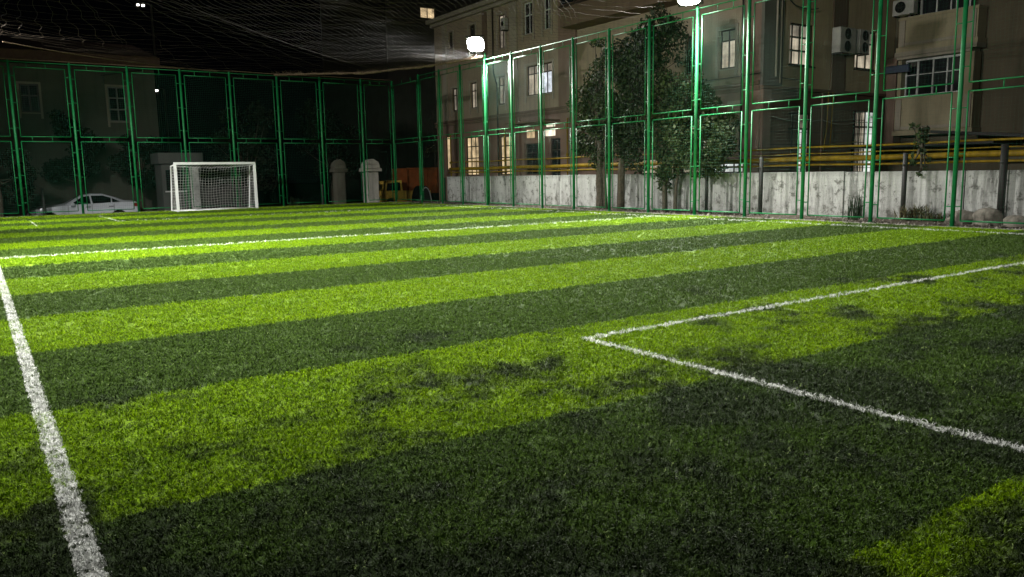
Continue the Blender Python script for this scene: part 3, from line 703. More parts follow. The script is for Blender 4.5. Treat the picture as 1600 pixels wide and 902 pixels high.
# neighbouring house with glazed balconies (plane X = 29)
dh=empty('balcony_house',(30,13,0),'olive apartment house with cream glazed balconies at the right edge','building','buildings beyond the side fence')
mb=MB(); D2=Facade('x',29.6); D2.wall(mb,12.5,17.19,-.5,10,[]); mb.build('wall',MT['oliveb'],dh)
mb=MB(); D2.wall(mb,2.0,12.5,-.5,10,[]); others(mb,29.6,42,2,17.19,-.5,10,('y0','x1','top')); mb.build('side_wall',MT['greyr'],dh)
def balcony(z0,zs,zt,top):
    # cream breast panel, glazing and head
    mb=MB(); D.box(mb,13.9,16.7,-.58,0,z0+.18,zs); b=mb.build('balcony',MT['cream'],dh)
    mb=MB(); D.box(mb,13.85,16.75,-.58,.05,z0,z0+.17); D.box(mb,13.88,16.72,-.55,.03,zs-.10,zs-.003); mb.build('balcony_ledge',MT['cream'],b)
    mb=MB()
    for (a0,a1) in ((13.95,14.15),(16.45,16.65)): D.box(mb,a0,a1,.003,.05,z0+.2,zs-.12)
    D.box(mb,14.15,16.45,.003,.03,z0+.22,z0+.32); mb.build('balcony_moulding',MT['trim'],b)
    if top:
        mb=MB(); D.box(mb,13.85,16.78,-.58,.08,zt,zt+.16); D.box(mb,14.0,16.65,-.5,.14,zt-.12,zt-.02); mb.build('balcony_head',MT['trim'],b)
        mb=MB(); D.box(mb,13.95,14.25,-.5,-.0,zs,zt-.12); D.box(mb,16.52,16.66,-.5,-.0,zs,zt-.12); mb.build('corner_post',MT['cream'],b)
    mb=MB(); D.box(mb,14.25,16.52,-.30,-.29,zs,zt-.12); mb.build('balcony_glass',MT['glass'],b)
    mb=MB()
    for a,wd in ((14.3,.05),(14.75,.05),(14.95,.04),(15.45,.05),(16.0,.07),(16.45,.05)): D.box(mb,a,a+wd,-.28,-.24,zs,zt-.12)
    D.box(mb,14.3,16.5,-.275,-.245,zs+(zt-zs)*.52,zs+(zt-zs)*.52+.03); D.box(mb,14.3,16.5,-.285,-.235,zs,zs+.05); D.box(mb,14.3,16.5,-.285,-.235,zt-.2,zt-.13); mb.build('balcony_frame',MT['frame_w'],b)
balcony(2.42,3.85,5.30,True); balcony(5.34+.12,6.70,8.2,False)
mb=MB(); mb.box(26.5,29.5,12.0,17.0,1.95,2.05); mb.build('canopy',MT['darksteel'],dh)
mb=MB(); D.box(mb,16.72,17.1,-.5,-.0,1.9,5.3); mb.build('side_fin',MT['rose'],dh)
mb=MB(); mb.prism([(9.0,2.0),(14.0,2.45),(14.0,2.36),(9.0,1.9)],0,26.5,29.4); mb.build('lean_to_roof',MT['darksteel'],dh)
mb=MB(); mb.box(28.2,29.4,5,13.8,-.5,2.0); mb.build('lean_to_wall',MT['oliveb'],dh)
# blue box on the balcony
o=empty('wall_sign',(28.95,16.3,5.0),'small dark blue box sign at the corner of the middle balcony','sign'); mb=MB(); mb.bbox(28.72,28.9,16.1,17.0,4.72,4.98,.02); mb.build('sign_box',MT['bluebox'],o)

# air conditioners
def ac(x0,y0,z0,L,Hh,dep,axis,label,fans):
    root=empty('air_conditioner',(x0,y0,z0),label,'air conditioner','air conditioning units on the walls')
    mb=MB()
    if axis=='y': mb.bbox(x0,x0+L,y0-dep,y0,z0,z0+Hh,.02)
    else: mb.bbox(x0-dep,x0,y0,y0+L,z0,z0+Hh,.02)
    body=mb.build('casing',MT['ac'],root)
    for (fa,fz,fr) in fans:
        mb=MB()
        def Q(a,d,z): return (x0+a,y0-dep-d,z0+z) if axis=='y' else (x0-dep-d,y0+a,z0+z)
        mb.tube([Q(fa,-.01,fz),Q(fa,.006,fz)],fr,20); fg=mb.build('fan_grille',MT['acd'],root)
        mb=MB()
        for k in (.3,.6,.9): mb.tube([Q(fa+fr*k*math.cos(t),.014,fz+fr*k*math.sin(t)) for t in np.linspace(0,2*math.pi,19)],.004,4,False)
        for k in range(6): t=k*math.pi/3; mb.tube([Q(fa,.014,fz),Q(fa+fr*.95*math.cos(t),.014,fz+fr*.95*math.sin(t))],.005,4,False)
        mb.build('grille_wire',MT['darksteel'],fg)
    mb=MB()
    for a in (.1,L-.1):
        if axis=='y': mb.box(x0+a-.015,x0+a+.015,y0-dep-.05,y0+.05,z0-.05,z0-.005)
        else: mb.box(x0-dep-.05,x0+.05,y0+a-.015,y0+a+.015,z0-.05,z0-.005)
    mb.build('bracket',MT['darksteel'],root)
    return root
ac(25.45,17.1,5.27,.95,.86,.34,'y','large two-fan air conditioner left of its twin on the brown pilaster',[(.45,.22,.19),(.45,.64,.19)])
ac(26.62,17.1,5.32,.62,.82,.34,'y','narrower two-fan air conditioner next to the right lit upper window',[(.33,.21,.18),(.33,.61,.18)])
ac(28.95,16.0,6.75,.8,.55,.3,'x','single-fan air conditioner on the upper balcony at the top edge',[(.5,.28,.2)])
ac(21.85,31.95,8.05,.3,.55,.25,'x','small air conditioner beside the lit third-floor window',[(.15,.28,.11)])

# loose cables
def cable(pts,r,mat,label,sag=.1,n=14):
    mb=MB(); P=[]
    for (a,b) in zip(pts[:-1],pts[1:]):
        for i in range(n): 
            t=i/n; p=Vector(a).lerp(Vector(b),t); p.z-=sag*math.sin(math.pi*t); P.append(p)
    P.append(Vector(pts[-1])); mb.tube(P,r,5); o=mb.build('cable',MT[mat]); tag(o,label,'cable','cables on the building walls'); return o
cable([(21.7,21.5,4.45),(21.7,17.15,4.4),(24,17.0,4.25)],.014,'black','black cable running across the beige wall under the lit corner window',.05)
cable([(21.9+.3,17.0,3.0),(24.9,16.98,2.95),(27.0,16.98,2.9)],.012,'trim','thin pale cable slack across the brown ground floor of the wing',.12)
cable([(25.1,16.9,3.9),(25.0,16.85,2.7),(24.85,16.85,1.9)],.016,'yellow','yellow hose hanging in the middle of the brown ground floor',.0)
cable([(25.35,16.9,3.9),(25.25,16.85,2.5),(25.2,16.85,2.1),(26.9,16.9,2.2)],.016,'yellow','yellow hose bending right towards the barred lit window',.0)
cable([(24.75,16.9,3.85),(24.75,16.88,1.0)],.02,'rose','straight brown conduit right of the bright doorway',.0)
cable([(22.8,17.0,6.9),(23.2,16.9,6.6),(24.4,16.95,6.65)],.02,'black','black cable bundle above the left upper window of the wing',.06)

# ------------------------------------------------------------------ back: dark building, tower, booth, pillars
db=empty('dark_building',(4,47,-.75),'dim grey-green building with a tall white-framed window behind the parked car','building')
B=Facade('y',45.0)
wn=[(6.15,7.02,4.25,5.98),(2.35,3.15,4.6,5.95),(-2,-1,4.3,5.9)]
mb=MB(); B.wall(mb,-14,8.42,-.9,6.9,wn); mb.add([(8.42,45,-.9),(8.42,56,-.9),(8.42,56,6.9),(8.42,45,6.9)],[(0,1,2,3)]); mb.add([(-14,45,6.9),(8.42,45,6.9),(8.42,56,6.9),(-14,56,6.9)],[(0,1,2,3)]); mb.build('wall',MT['darkwall'],db)
for i,o in enumerate(wn): B.window(db,o,'glass','frame_g' if i==0 else 'frame_d',(.5,),(.68,.35) if i==0 else (.6,),.06,.1,True)
mb=MB(); B.box(mb,-14,8.6,.005,.7,6.95,7.45); mb.prism([(44.2,7.46),(51,9.0),(56.3,7.46)],0,-14,8.5); mb.build('roof',MT['eave'],db)
mb=MB(); mb.tube([(5.9,44.8,6.5),(7.9,44.6,6.9)],.03,5); mb.tube([(6.0,44.8,6.45),(6.0,44.8,6.1)],.03,5); mb.build('window_awning_arm',MT['black'],db)
tb=empty('tower_block',(32,62,-.75),'black tower block with a single warm lit window high above the net','building')
mb=MB(); T=Facade('y',60.0); tw=[(32.2,33.6,14.2,15.1)]; T.wall(mb,29,48,-.9,19,tw); others(mb,29,48,60,74,-.9,19,('x1','top','y1')); mb.add([(29,60,-.9),(29,74,-.9),(29,74,19),(29,60,19)],[(0,1,2,3)]); mb.build('wall',MT['darkwall'],tb)
T.window(tb,tw[0],'winwarm','frame_d',(.5,),(),.06,None,False)
bo=empty('guard_booth',(8.3,40.5,-.75),'pale grey guard booth half hidden behind the goal','booth')
mb=MB(); mb.box(7.45,9.2,40.0,41.6,-.75,2.0); mb.build('cabin',MT['booth'],bo)
mb=MB(); mb.box(7.32,9.32,39.85,41.75,2.02,2.52); mb.build('roof_box',MT['booth'],bo)
mb=MB(); mb.box(7.62,8.45,39.955,39.995,.75,1.72); mb.build('window',MT['glass'],bo)
mb=MB(); mb.box(7.55,8.5,39.93,39.99,.68,.75); mb.box(8.7,9.1,39.96,39.99,-.7,1.8); mb.build('trim',MT['frame_w'],bo)
def pillar(x,y,wd,mat,label,lean):
    root=empty('gate_pillar',(x,y,-.75),label,'pillar','worn masonry gate pillars beyond the far fence'); h=wd/2
    mb=MB(); mb.bbox(x-h*.8,x+h*.8,y-h*.8,y+h*.8,-.75,1.50,.03); mb.build('shaft',MT[mat],root)
    mb=MB(); mb.bbox(x-h*1.18,x+h*1.18,y-h*1.1,y+h*1.1,1.50,1.68,.04); mb.bbox(x-h*.98,x+h*.98,y-h*.9,y+h*.9,1.682,1.86,.03)
    mb.prism([(x-h*.92,1.862),(x+h*.92,1.862),(x+h*.80,1.98),(x+h*.1,2.14),(x-h*.35,2.08),(x-h*.78,1.96)],1,y-h*.8,y+h*.8)
    mb.bbox(x-h*.14,x+h*.05,y-h*.84,y-h*.805,-.2,1.45,.01); mb.build('capital',MT[mat],root)
    mb=MB(); mb.bbox(x-h*.95,x+h*.95,y-h*.95,y+h*.95,-.75,-.45,.02); mb.build('plinth',MT[mat],root)
    return root
pillar(15.42,38,.62,'pillard','grey weathered gate pillar, the darker one on the left',0)
pillar(15.78,38.9,.42,'pillard','narrow dark pillar just behind the darker gate pillar',0)
pillar(17.15,38,.8,'pillar','pale gate pillar with a cracked face beside the yellow car',0)
# small far posts
for (x,y,z0,z1,lab) in ((2.55,40,-.75,1.0,'short pale bollard post standing behind the bonnet of the parked car'),(14.5,38,-.75,.9,'thin pale post left of the darker gate pillar')):
    mb=MB(); mb.tube([(x,y,z0),(x,y,z1-.08),(x,y,z1)],[.055,.055,.09],8); tag(mb.build('post',MT['booth'],None,True),lab,'post','short pale posts beyond the far fence')
# street lamps
def street_lamp(x,y,z,label,two=True):
    root=empty('street_lamp',(x,y,-.75),label,'street lamp','street lamps beyond the far fence')
    mb=MB(); mb.tube([(x+.6,y+.1,-.75),(x+.6,y+.1,z+.1),(x+.2,y,z+.15)],[.08,.05,.04],8); mb.build('mast',MT['darksteel'],root,True)
    mb=MB(); mb.bbox(x-.2,x+.3,y-.1,y+.1,z+.03,z+.14,.02); h=mb.build('lamp_head',MT['darksteel'],root)
    mb=MB(); mb.box(x-.16,x-.05,y-.08,y+.08,z-.04,z+.028); mb.box(x+.1,x+.22,y-.08,y+.08,z-.06,z+.028); mb.build('lamp_glass',MT['streetlamp'],h)
street_lamp(9.25,50,6.4,'small lit street lamp at the corner of the dim grey-green building'); street_lamp(8.9,50,11.1,'tall lit street lamp seen through the net at the top edge')

# ------------------------------------------------------------------ parked white saloon
def wheel(parent,x,y,z,r,wd,side):
    mb=MB(); n=24; prof=[(-wd/2,r*.62),(-wd/2,r*.93),(-wd*.35,r),(wd*.35,r),(wd/2,r*.93),(wd/2,r*.62)]
    V=[];F=[]
    for k in range(n):
        a=2*math.pi*k/n
        for (w_,rr) in prof: V.append((x+rr*math.cos(a),y+w_,z+rr*math.sin(a)))
    m_=len(prof)
    for k in range(n):
        for i in range(m_-1): F.append((k*m_+i,k*m_+i+1,((k+1)%n)*m_+i+1,((k+1)%n)*m_+i))
    mb.add(V,F); wh=mb.build('wheel',MT['tyre'],parent,True)
    mb=MB(); yy_=y+side*wd*.42
    mb.tube([(x,yy_-.01,z),(x,yy_+.01,z)],r*.2,12)
    for k in range(5):
        a=2*math.pi*k/5+.3; mb.tube([(x,yy_,z),(x+r*.6*math.cos(a),yy_,z+r*.6*math.sin(a))],.035,6)
    mb.tube([(x+r*.6*math.cos(t),yy_,z+r*.6*math.sin(t)) for t in np.linspace(0,2*math.pi,25)],.02,6,False); mb.build('rim',MT['rim'],wh,True)
def car():
    # local: front at x=0, length 4.55, near side y=0 ; placed at world
    X0,Yn,Z0=1.95,41.2,-.79; Lc,Wd=4.62,1.78
    root=empty('parked_car',(X0+2.3,Yn+.9,Z0),'white saloon car parked behind the far fence beside the goal','car')
    prof=[(.02,.42),(.0,.62),(.10,.80),(.55,.93),(1.15,1.00),(1.50,1.03),(2.18,1.40),(2.65,1.475),(3.15,1.46),(3.62,1.30),(4.02,1.13),(4.42,1.10),(4.56,1.04),(4.60,.82),(4.62,.55),(4.55,.36)]
    belt=[(.02,.42),(.0,.62),(.10,.78),(.55,.88),(1.15,.94),(1.50,.965),(2.18,.985),(2.65,1.0),(3.15,1.015),(3.62,1.03),(4.02,1.05),(4.42,1.06),(4.56,1.0),(4.60,.82),(4.62,.55),(4.55,.36)]
    def arch(cx,r,n=10): return [(cx+r*math.cos(t),.33+r*math.sin(t)) for t in np.linspace(0,math.pi,n)]
    low=[(4.55,.3)]+arch(3.72,.37)+arch(.86,.37)+[(.06,.3)]
    # body shell: lower side skin polygon (with arches) + lofted upper
    def W3(x,y,z): return (X0+x,Yn+y,Z0+z)
    mb=MB(); n=len(belt)
    stations=[(0.0,1),(0.0,1)]
    # lofted deck: across the width, sections: side (belt line), tumblehome roof
    rows=[]
    ws=[0,.04,.24,.5,1-.5+.0,.76,.96,1.0]
    for i,((bx,bz),(px_,pz)) in enumerate(zip(belt,prof)):
        up_=pz-bz; row=[]
        for wv in (0,.03,.16,.32,.5,.68,.84,.97,1.0):
            e=min(wv,1-wv); f=0 if e<.001 else (.12 if e<.05 else (.90 if e<.2 else 1.0 if e<.4 else 1.02))
            z=bz+up_*min(f,1.0)+(.012 if e>.4 else 0)
            plan=.10*max(0,1-px_/.6)**2+.06*max(0,(px_-4.2)/.42)**2
            yv=wv*Wd; yv=Wd/2+(yv-Wd/2)*(1-plan)
            row.append(W3(px_,yv,z))
        rows.append(row)
    V=[p for r_ in rows for p in r_]; m_=9
    F=[(i*m_+k,i*m_+k+1,(i+1)*m_+k+1,(i+1)*m_+k) for i in range(n-1) for k in range(m_-1)]
    mb.add(V,F)
    for yv in (0.0,Wd):
        def plan(x): return .10*max(0,1-x/.6)**2+.06*max(0,(x-4.2)/.42)**2
        poly=belt+low; 
        pts=[W3(x,Wd/2+(yv-Wd/2)*(1-plan(x)),z) for x,z in poly]
        # fan strips: connect belt points to a low line
        xsb=[x for x,_ in belt[1:-1]]
        allx=sorted(set([round(x,3) for x,_ in low]+[round(x,3) for x in xsb]+[round(v,3) for v in np.linspace(.05,4.55,30)]))
        def lowz(x):
            for c_ in (.86,3.72):
                if abs(x-c_)<.37: return .33+math.sqrt(.37**2-(x-c_)**2)
            return .24
        def topz(x): return float(np.interp(x,[b[0] for b in belt[1:-1]],[b[1] for b in belt[1:-1]]))
        vv=[];ff=[]
        for x in allx:
            s_=(1-plan(x)); 
            for (z,bul) in ((lowz(x),0),((lowz(x)+topz(x))/2,.018),(topz(x),0)): vv.append(W3(x,Wd/2+(yv-Wd/2)*s_+(-bul if yv==0 else bul),z))
        for i in range(len(allx)-1):
            for k in range(2): ff.append((i*3+k,i*3+k+1,(i+1)*3+k+1,(i+1)*3+k))
        mb.add(vv,ff)
    mb.build('body',MT['car'],root,True)
    mb=MB(); mb.box(X0+.1,X0+4.5,Yn+.08,Yn+Wd-.08,Z0+.2,Z0+.6); mb.build('underbody',MT['black'],root)
    # side glass near & far (two windows + quarter), windscreen, rear glass
    def glass(poly,y0,y1,nm):
        mb=MB(); k=len(poly); mb.add([W3(x,y0+(y1-y0)*(z-1.0)/.4,z) for x,z in poly],[tuple(range(k))]); mb.build(nm,MT['carglass'],root)
    for (y0,y1) in ((-.012,.16),(Wd+.012,Wd-.16)):
        glass([(1.72,1.01),(2.22,1.34),(2.52,1.39),(2.56,1.03)],y0,y1,'front_side_window')
        glass([(2.64,1.03),(2.60,1.395),(3.10,1.385),(3.42,1.27),(3.40,1.06)],y0,y1,'rear_side_window')
        glass([(3.46,1.065),(3.47,1.25),(3.80,1.09)],y0,y1,'quarter_window')
    mb=MB(); mb.add([W3(1.56,.25,1.055),W3(1.56,Wd-.25,1.055),W3(2.16,Wd-.36,1.41),W3(2.16,.36,1.41)],[(0,1,2,3)]); mb.build('windscreen',MT['carglass'],root)
    mb=MB(); mb.add([W3(3.66,.36,1.305),W3(3.66,Wd-.36,1.305),W3(4.0,Wd-.28,1.16),W3(4.0,.28,1.16)],[(0,1,2,3)]); mb.build('rear_window',MT['carglass'],root)
    for x in (.86,3.72):
        wheel(root,X0+x,Yn+.11,Z0+.32,.32,.2,-1); wheel(root,X0+x,Yn+Wd-.11,Z0+.32,.32,.2,1)
    mb=MB(); mb.bbox(X0+.06,X0+.36,Yn-.0,Yn+.28,Z0+.62,Z0+.76,.03); mb.build('headlight',MT['chrome'],root)
    mb=MB(); mb.bbox(X0+4.40,X0+4.61,Yn-.012,Yn+.3,Z0+.84,Z0+1.0,.02); mb.build('tail_light',MT['red'],root)
    mb=MB(); mb.tube([W3(1.80,-.02,.98),W3(1.78,-.10,1.0)],.02,6); mb.bbox(X0+1.70,X0+1.88,Yn-.22,Yn-.08,Z0+.96,Z0+1.09,.03); mb.build('door_mirror',MT['car'],root)
    for x in (2.35,3.3):
        mb=MB(); mb.bbox(X0+x,X0+x+.2,Yn-.045,Yn-.005,Z0+.86,Z0+.895,.008); mb.build('door_handle',MT['chrome'],root)
    mb=MB()
    for x in (1.62,2.60,3.52): mb.box(X0+x,X0+x+.012,Yn-.022,Yn+.0,Z0+.40,Z0+.98)
    mb.build('door_gap',MT['black'],root)
    mb=MB(); mb.box(X0-.02,X0+.1,Yn+.4,Yn+Wd-.4,Z0+.42,Z0+.62); mb.build('grille',MT['black'],root)
car()

# yellow car, orange container, arch
yc=empty('yellow_car',(20.5,42.6,-.75),'small boxy yellow car, nose towards the pale gate pillar','car')
x0,y0,z0=19.55,42,-.75
mb=MB(); mb.prism([(x0,z0+.35),(x0-.02,z0+.85),(x0+.12,z0+1.08),(x0+.22,z0+1.1),(x0+.36,z0+1.70),(x0+1.35,z0+1.74),(x0+1.42,z0+1.12),(x0+3.3,z0+1.1),(x0+3.32,z0+.4),(x0+1.0,z0+.36),(x0+.92,z0+.6),(x0+.7,z0+.74),(x0+.45,z0+.7),(x0+.25,z0+.5),(x0+.22,z0+.35)],1,y0,y0+1.5); mb.build('body',MT['yellowcar'],yc)
mb=MB(); mb.prism([(x0+.36,z0+1.14),(x0+.44,z0+1.58),(x0+1.25,z0+1.62),(x0+1.28,z0+1.14)],1,y0-.012,y0-.004); mb.build('side_window',MT['carglass'],yc)
mb=MB(); mb.box(x0-.035,x0-.0,y0+.15,y0+1.35,z0+1.2,z0+1.6); mb.build('windscreen',MT['carglass'],yc)
for dx in (.58,2.7): wheel(yc,x0+dx,y0+.08,z0+.34,.33,.2,-1)
mb=MB(); mb.box(x0-.03,x0+.02,y0+.05,y0+.35,z0+.6,z0+.78); mb.build('headlight',MT['chrome'],yc)
oc=empty('metal_container',(22.5,42.6,-.75),'rusty orange metal container in the corner behind the fence','container')
mb=MB(); mb.box(21.45,26.2,42.4,44.4,.32-.15,1.68); mb.build('box_body',MT['orange'],oc)
mb=MB()
for x in (21.45,22.75,23.45,24.5,25.6): mb.box(x,x+.05,42.33,42.395,.17,1.68)
mb.box(21.45,26.2,42.32,42.39,1.62,1.70); mb.build('rib',MT['orange'],oc)
mb=MB(); mb.box(21.6,26.0,42.6,44.2,-.75,.165); mb.build('undercarriage',MT['black'],oc)
ar=empty('hooped_cover',(22.3,39.5,-.75),'dark hooped cover with a pale arched rim before the orange container','cover')
mb=MB(); 
cx_,cy_=21.2,39.6
V=[];F=[];n=12
for j,yy_ in enumerate((cy_,cy_+1.0)):
    for k in range(n+1): t=math.pi*k/n; V.append((cx_+.42*math.cos(t),yy_,-.75+1.42*math.sin(t)**.8))
for k in range(n): F.append((k,k+1,n+1+k+1,n+1+k))
F.append(tuple(range(n+1)))
mb.add(V,F); mb.build('cover_shell',MT['black'],ar)
mb=MB(); mb.tube([(cx_+.36*math.cos(t),cy_-.03,-.75+1.32*max(math.sin(t),0)**.8) for t in np.linspace(0,math.pi,17)],.03,6); mb.build('rim_hoop',MT['frame_w'],ar)

# ------------------------------------------------------------------ trees and plants
def leaves(clumps,n,size,seed,tri=False):
    r=np.random.default_rng(seed); C_=np.array([c[:3] for c in clumps]); Rr=np.array([c[3] for c in clumps]); w_=Rr**2; w_=w_/w_.sum()
    k=r.choice(len(clumps),n,p=w_); d=r.normal(size=(n,3)); d/=np.linalg.norm(d,axis=1,keepdims=True); rad=Rr[k]*r.uniform(.25,1,n)**.45*r.uniform(.8,1.12,n)
    P=C_[k]+d*rad[:,None]*np.array([1,1,.85]); s=size*r.uniform(.6,1.35,n)
    a=r.normal(size=(n,3)); a/=np.linalg.norm(a,axis=1,keepdims=True); b=np.cross(a,r.normal(size=(n,3))); b/=np.linalg.norm(b,axis=1,keepdims=True)
    V=np.stack([P-a*s[:,None]*.6,P+b*s[:,None]*.32,P+a*s[:,None]*.6,P-b*s[:,None]*.32],1).reshape(-1,3); F=np.arange(n)[:,None]*4+np.array([[0,1,2,3]])
    return V,F
def tree(name,x,y,z,trunks,clumps,n,size,label,mat='leaf',seed=1,group='trees between the fence and the wall',cat='tree',r0=.12):
    root=empty(name,(x,y,z),label,cat,group); rr=random.Random(seed); mb=MB()
    for (pts,ra,rb) in trunks:
        m_=len(pts); P=[]
        for i in range(m_-1):
            for q in range(4): 
                t=q/4; p=Vector(pts[i]).lerp(Vector(pts[i+1]),t); P.append(p+Vector((rr.uniform(-.015,.015),rr.uniform(-.015,.015),0)))
        P.append(Vector(pts[-1])); mb.tube(P,[ra+(rb-ra)*i/(len(P)-1) for i in range(len(P))],8)
    top=Vector(trunks[0][0][-1])
    for c in clumps:
        if rr.random()<.8:
            base=Vector(trunks[0][0][-1]).lerp(Vector(trunks[0][0][-2]),rr.uniform(0,.8)); e=Vector(c[:3]); mid_=base.lerp(e,.5)+Vector((0,0,-.1)); mb.tube([base,mid_,e],[rb_(c)*.5,.02,.008],5)
    mb.build('trunk',MT['bark'],root,True)
    V,F=leaves(clumps,n,size,seed); quads('crown',V,F,MT[mat],root)
    return root
def rb_(c): return .07
def cl(x,y,specs,seed):
    r=random.Random(seed); out=[]
    for (dy,z,rad,k) in specs:
        for _ in range(k): out.append((x+r.uniform(-.35,.35),y+dy+r.uniform(-rad,rad)*.75,z+r.uniform(-rad,rad)*.75,rad*r.uniform(.38,.62)))
    return out
TX=17.95
tree('broadleaf_tree',TX,20.8,0,[([(TX,20.8,-.1),(TX,20.83,1.2),(TX+.05,20.9,2.4),(TX,21.0,3.6)],.15,.06),([(TX+.1,20.65,-.1),(TX+.08,20.68,1.3),(TX,20.5,2.6)],.09,.04)],
  cl(TX,21.0,[(.3,2.3,.8,10),(-.2,3.1,.9,12),(.1,3.9,.8,10),(-.2,4.6,.6,8),(-.1,5.4,.35,5),(.1,1.8,.5,5)],3),7500,.105,'tree with a sparse narrow crown, farthest of the three along the wall',seed=3)
tree('broadleaf_tree',TX,19.75,0,[([(TX,19.76,-.1),(TX,19.7,1.6),(TX-.02,19.5,3.0),(TX,19.3,4.4)],.14,.06)],
  cl(TX,19.0,[(.2,1.9,.6,7),(.2,2.6,.9,11),(.0,3.4,1.05,14),(-.1,4.3,1.05,14),(-.4,5.2,.95,13),(-1.2,5.1,.7,9),(-.8,5.9,.5,6),(.4,5.0,.6,6)],5),16000,.10,'tallest dense dark tree, in the middle of the three along the wall',mat='leafd',seed=5)
tree('broadleaf_tree',TX,17.7,0,[([(TX,17.73,-.1),(TX,17.7,.9),(TX,17.4,1.9),(TX,17.0,3.0)],.10,.04),([(TX+.1,17.35,-.1),(TX+.1,17.35,.8),(TX,17.0,1.8)],.07,.03)],
  cl(TX,16.7,[(.8,1.6,.6,8),(.9,2.6,.9,11),(.2,2.3,.9,12),(-.5,2.0,.85,12),(-1.1,2.2,.65,10),(.2,3.3,.8,10),(.9,3.9,.5,6),(-.8,3.2,.55,6),(1.0,1.0,.4,6),(-1.0,1.5,.4,5)],7),13500,.105,'low spreading tree reaching to the near lamp post',seed=7)
tree('young_tree',18.5,10.05,0,[([(18.78,10.05,1.2),(18.7,10.06,1.7),(18.7,10.05,2.2)],.02,.01)],cl(18.62,10.05,[(0,2.05,.25,5),(0,1.7,.15,3),(0,1.45,.15,3),(-.05,1.2,.12,2)],9),240,.10,'leafy sapling rising above the wall before the thick yellow pipe',seed=9,group='wild plants along the wall',cat='sapling')
# dim trees beyond the far fence
for i,(x,y,specs,n,lab) in enumerate([
  (.9,39,[(0,1.6,1.2,10),(-.0,2.6,.8,6)],3000,'dark bush-like tree at the far left behind the fence'),
  (4.3,43.5,[(0,2.6,1.3,10),(0,4.0,.8,7)],3400,'dark conifer-like tree in front of the dim building, above the white car'),
  (7.0,43.2,[(0,1.8,1.3,10),(0,3.0,1.0,7)],3400,'dark tree under the tall window of the dim building'),
  (12.3,43,[(0,2.2,1.8,14),(0,4.0,1.3,9)],4200,'dark leafy tree behind the right goal post'),
  (18.2,46,[(0,2.6,2.0,14),(0,4.6,1.6,9)],4200,'dark leafy tree above the yellow car')]):
    r=random.Random(40+i); c_=[]
    for (dx,z,rad,k) in specs:
        for _ in range(k): c_.append((x+r.uniform(-rad,rad)*.8,y+r.uniform(-rad,rad)*.6,z+r.uniform(-rad,rad)*.7,rad*r.uniform(.3,.5)))
    tree('shade_tree',x,y,-.75,[([(x,y,-.8),(x+.05,y,.6),(x,y,2.2)],.13,.06)],c_,n,.16,lab,mat='night_leaf',seed=50+i,group='dark trees beyond the far fence')
bt=empty('bare_tree',(24.6,44,-.75),'thin bare-branched small tree above the orange container','tree'); mb=MB(); r=random.Random(4)
def branch(p,d,L,ra,lv):
    q=p+d*L; mb.tube([p,p.lerp(q,.5)+Vector((r.uniform(-.05,.05),0,r.uniform(-.03,.06)))*L,q],[ra,ra*.8,ra*.6],5,False)
    if lv>0:
        for _ in range(3): branch(q,(d+Vector((r.uniform(-.8,.8),r.uniform(-.5,.5),r.uniform(-.35,.5)))).normalized(),L*.68,ra*.6,lv-1)
branch(Vector((24.3,44,-.75)),Vector((0,0,1)),2.4,.06,4); mb.build('trunk',MT['bark'],bt)
V,F=leaves([(24.3+r.uniform(-1.2,1.2),44+r.uniform(-.5,.5),r.uniform(2.2,4.2),.35) for _ in range(8)],260,.09,8); quads('crown',V,F,MT['dry'],bt)

def weed(name,x,y,z,n,h,spread,mat,label,leaf=.0,seed=1,w=.008):
    r=random.Random(seed); mb=MB()
    for _ in range(n):
        a=r.uniform(0,6.28); l=r.uniform(.1,1)*spread; hh=h*r.uniform(.45,1); b=Vector((x+r.gauss(0,spread*.25),y+r.gauss(0,spread*.3),z)); e=b+Vector((math.cos(a)*l*.6,math.sin(a)*l,hh)); m_=b.lerp(e,.5)+Vector((0,0,hh*.22))
        s_=Vector((-math.sin(a),math.cos(a),0))*w*r.uniform(.6,1.6); mb.add([b-s_,b+s_,m_+s_*.8,m_-s_*.8,e],[(0,1,2,3),(3,2,4)])
    o=mb.build(name,MT[mat]); return tag(o,label,'weed','wild plants along the wall')
weed('dry_weed',18.1,11.3,-.02,60,.75,.28,'leafd','upright dark weed at the foot of the fence post before the wall',seed=1,w=.012)
weed('dry_weed',18.3,9.9,-.02,170,.45,.5,'dry','bushy brown dry weed against the wall beside a dark support',seed=2,w=.012)
weed('dry_weed',18.35,9.3,-.02,110,.28,.45,'dry','low tangled weed right of the brown dry bush',seed=3,w=.012)
weed('dry_weed',18.35,8.6,-.02,80,.35,.4,'leafd','green weed by the grey rocks',seed=4,w=.012)
weed('dry_weed',12.4,36.0,-.35,80,.8,.5,'leafd','small weed clump at the foot of the far fence right of the goal',seed=5,w=.02)
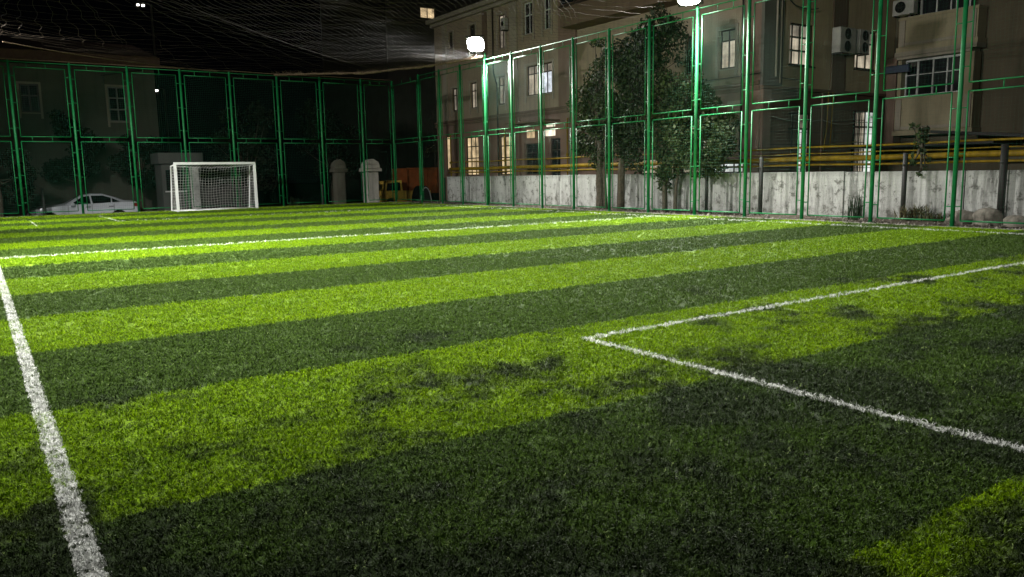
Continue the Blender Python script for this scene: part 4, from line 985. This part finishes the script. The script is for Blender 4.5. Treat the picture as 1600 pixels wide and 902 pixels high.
def rock(x,y,z,rx,ry,rz,seed,label):
    import bmesh
    bm=bmesh.new(); bmesh.ops.create_icosphere(bm,subdivisions=3,radius=1); r=np.random.default_rng(seed); ph=r.uniform(0,6,9)
    for v in bm.verts:
        c=v.co; f=1+.16*math.sin(2.3*c.x+ph[0])+.14*math.sin(3.1*c.y+ph[1])+.12*math.sin(3.7*c.z+ph[2])+.06*math.sin(7*c.x+5*c.y+ph[3]); v.co=Vector((c.x*rx*f,c.y*ry*f,c.z*rz*f))
    me=bpy.data.meshes.new('rock'); bm.to_mesh(me); bm.free(); me.materials.append(MT['stone']); me.polygons.foreach_set('use_smooth',[True]*len(me.polygons))
    o=bpy.data.objects.new('rock',me); COL.objects.link(o); o.location=(x,y,z); tag(o,label,'rock','rocks along the foot of the wall')
rock(18.25,8.72,.12,.2,.2,.2,1,'upright rounded grey rock, left of the long flat one')
rock(18.2,8.25,.10,.22,.33,.19,2,'long low grey rock before the thick dark support')
rock(18.0,7.6,.06,.2,.28,.13,3,'flat grey rock near the right edge of the photo')
rock(18.1,9.0,.04,.14,.16,.11,4,'small dull stone between the dry weeds and the upright rock')
# rubble along the fence foot (uncountable)
r=np.random.default_rng(5); n=1500; Y_=r.uniform(3,34,n); X_=np.where(r.random(n)<.6,r.uniform(16.9,17.6,n),r.uniform(17.6,18.55,n)); s_=r.uniform(.01,.035,n)*(1+1.2*(r.random(n)<.06)); base=np.array([[1,0,0],[-1,0,0],[0,1,0],[0,-1,0],[0,0,1],[0,0,-1.]])
V=(base[None]*r.uniform(.6,1.3,(n,6,1))*s_[:,None,None]+np.stack([X_,Y_,np.full(n,.012)],1)[:,None,:]).reshape(-1,3)
Fb=np.array([[0,2,4],[2,1,4],[1,3,4],[3,0,4],[2,0,5],[1,2,5],[3,1,5],[0,3,5]]); F=(np.arange(n)[:,None,None]*6+Fb[None]).reshape(-1,3)
o=quads('rubble',V,F,MT['stone']); tag(o,'scattered small rubble along the foot of the side fence','rubble',None,'stuff')
print('objects',len(sc.objects))
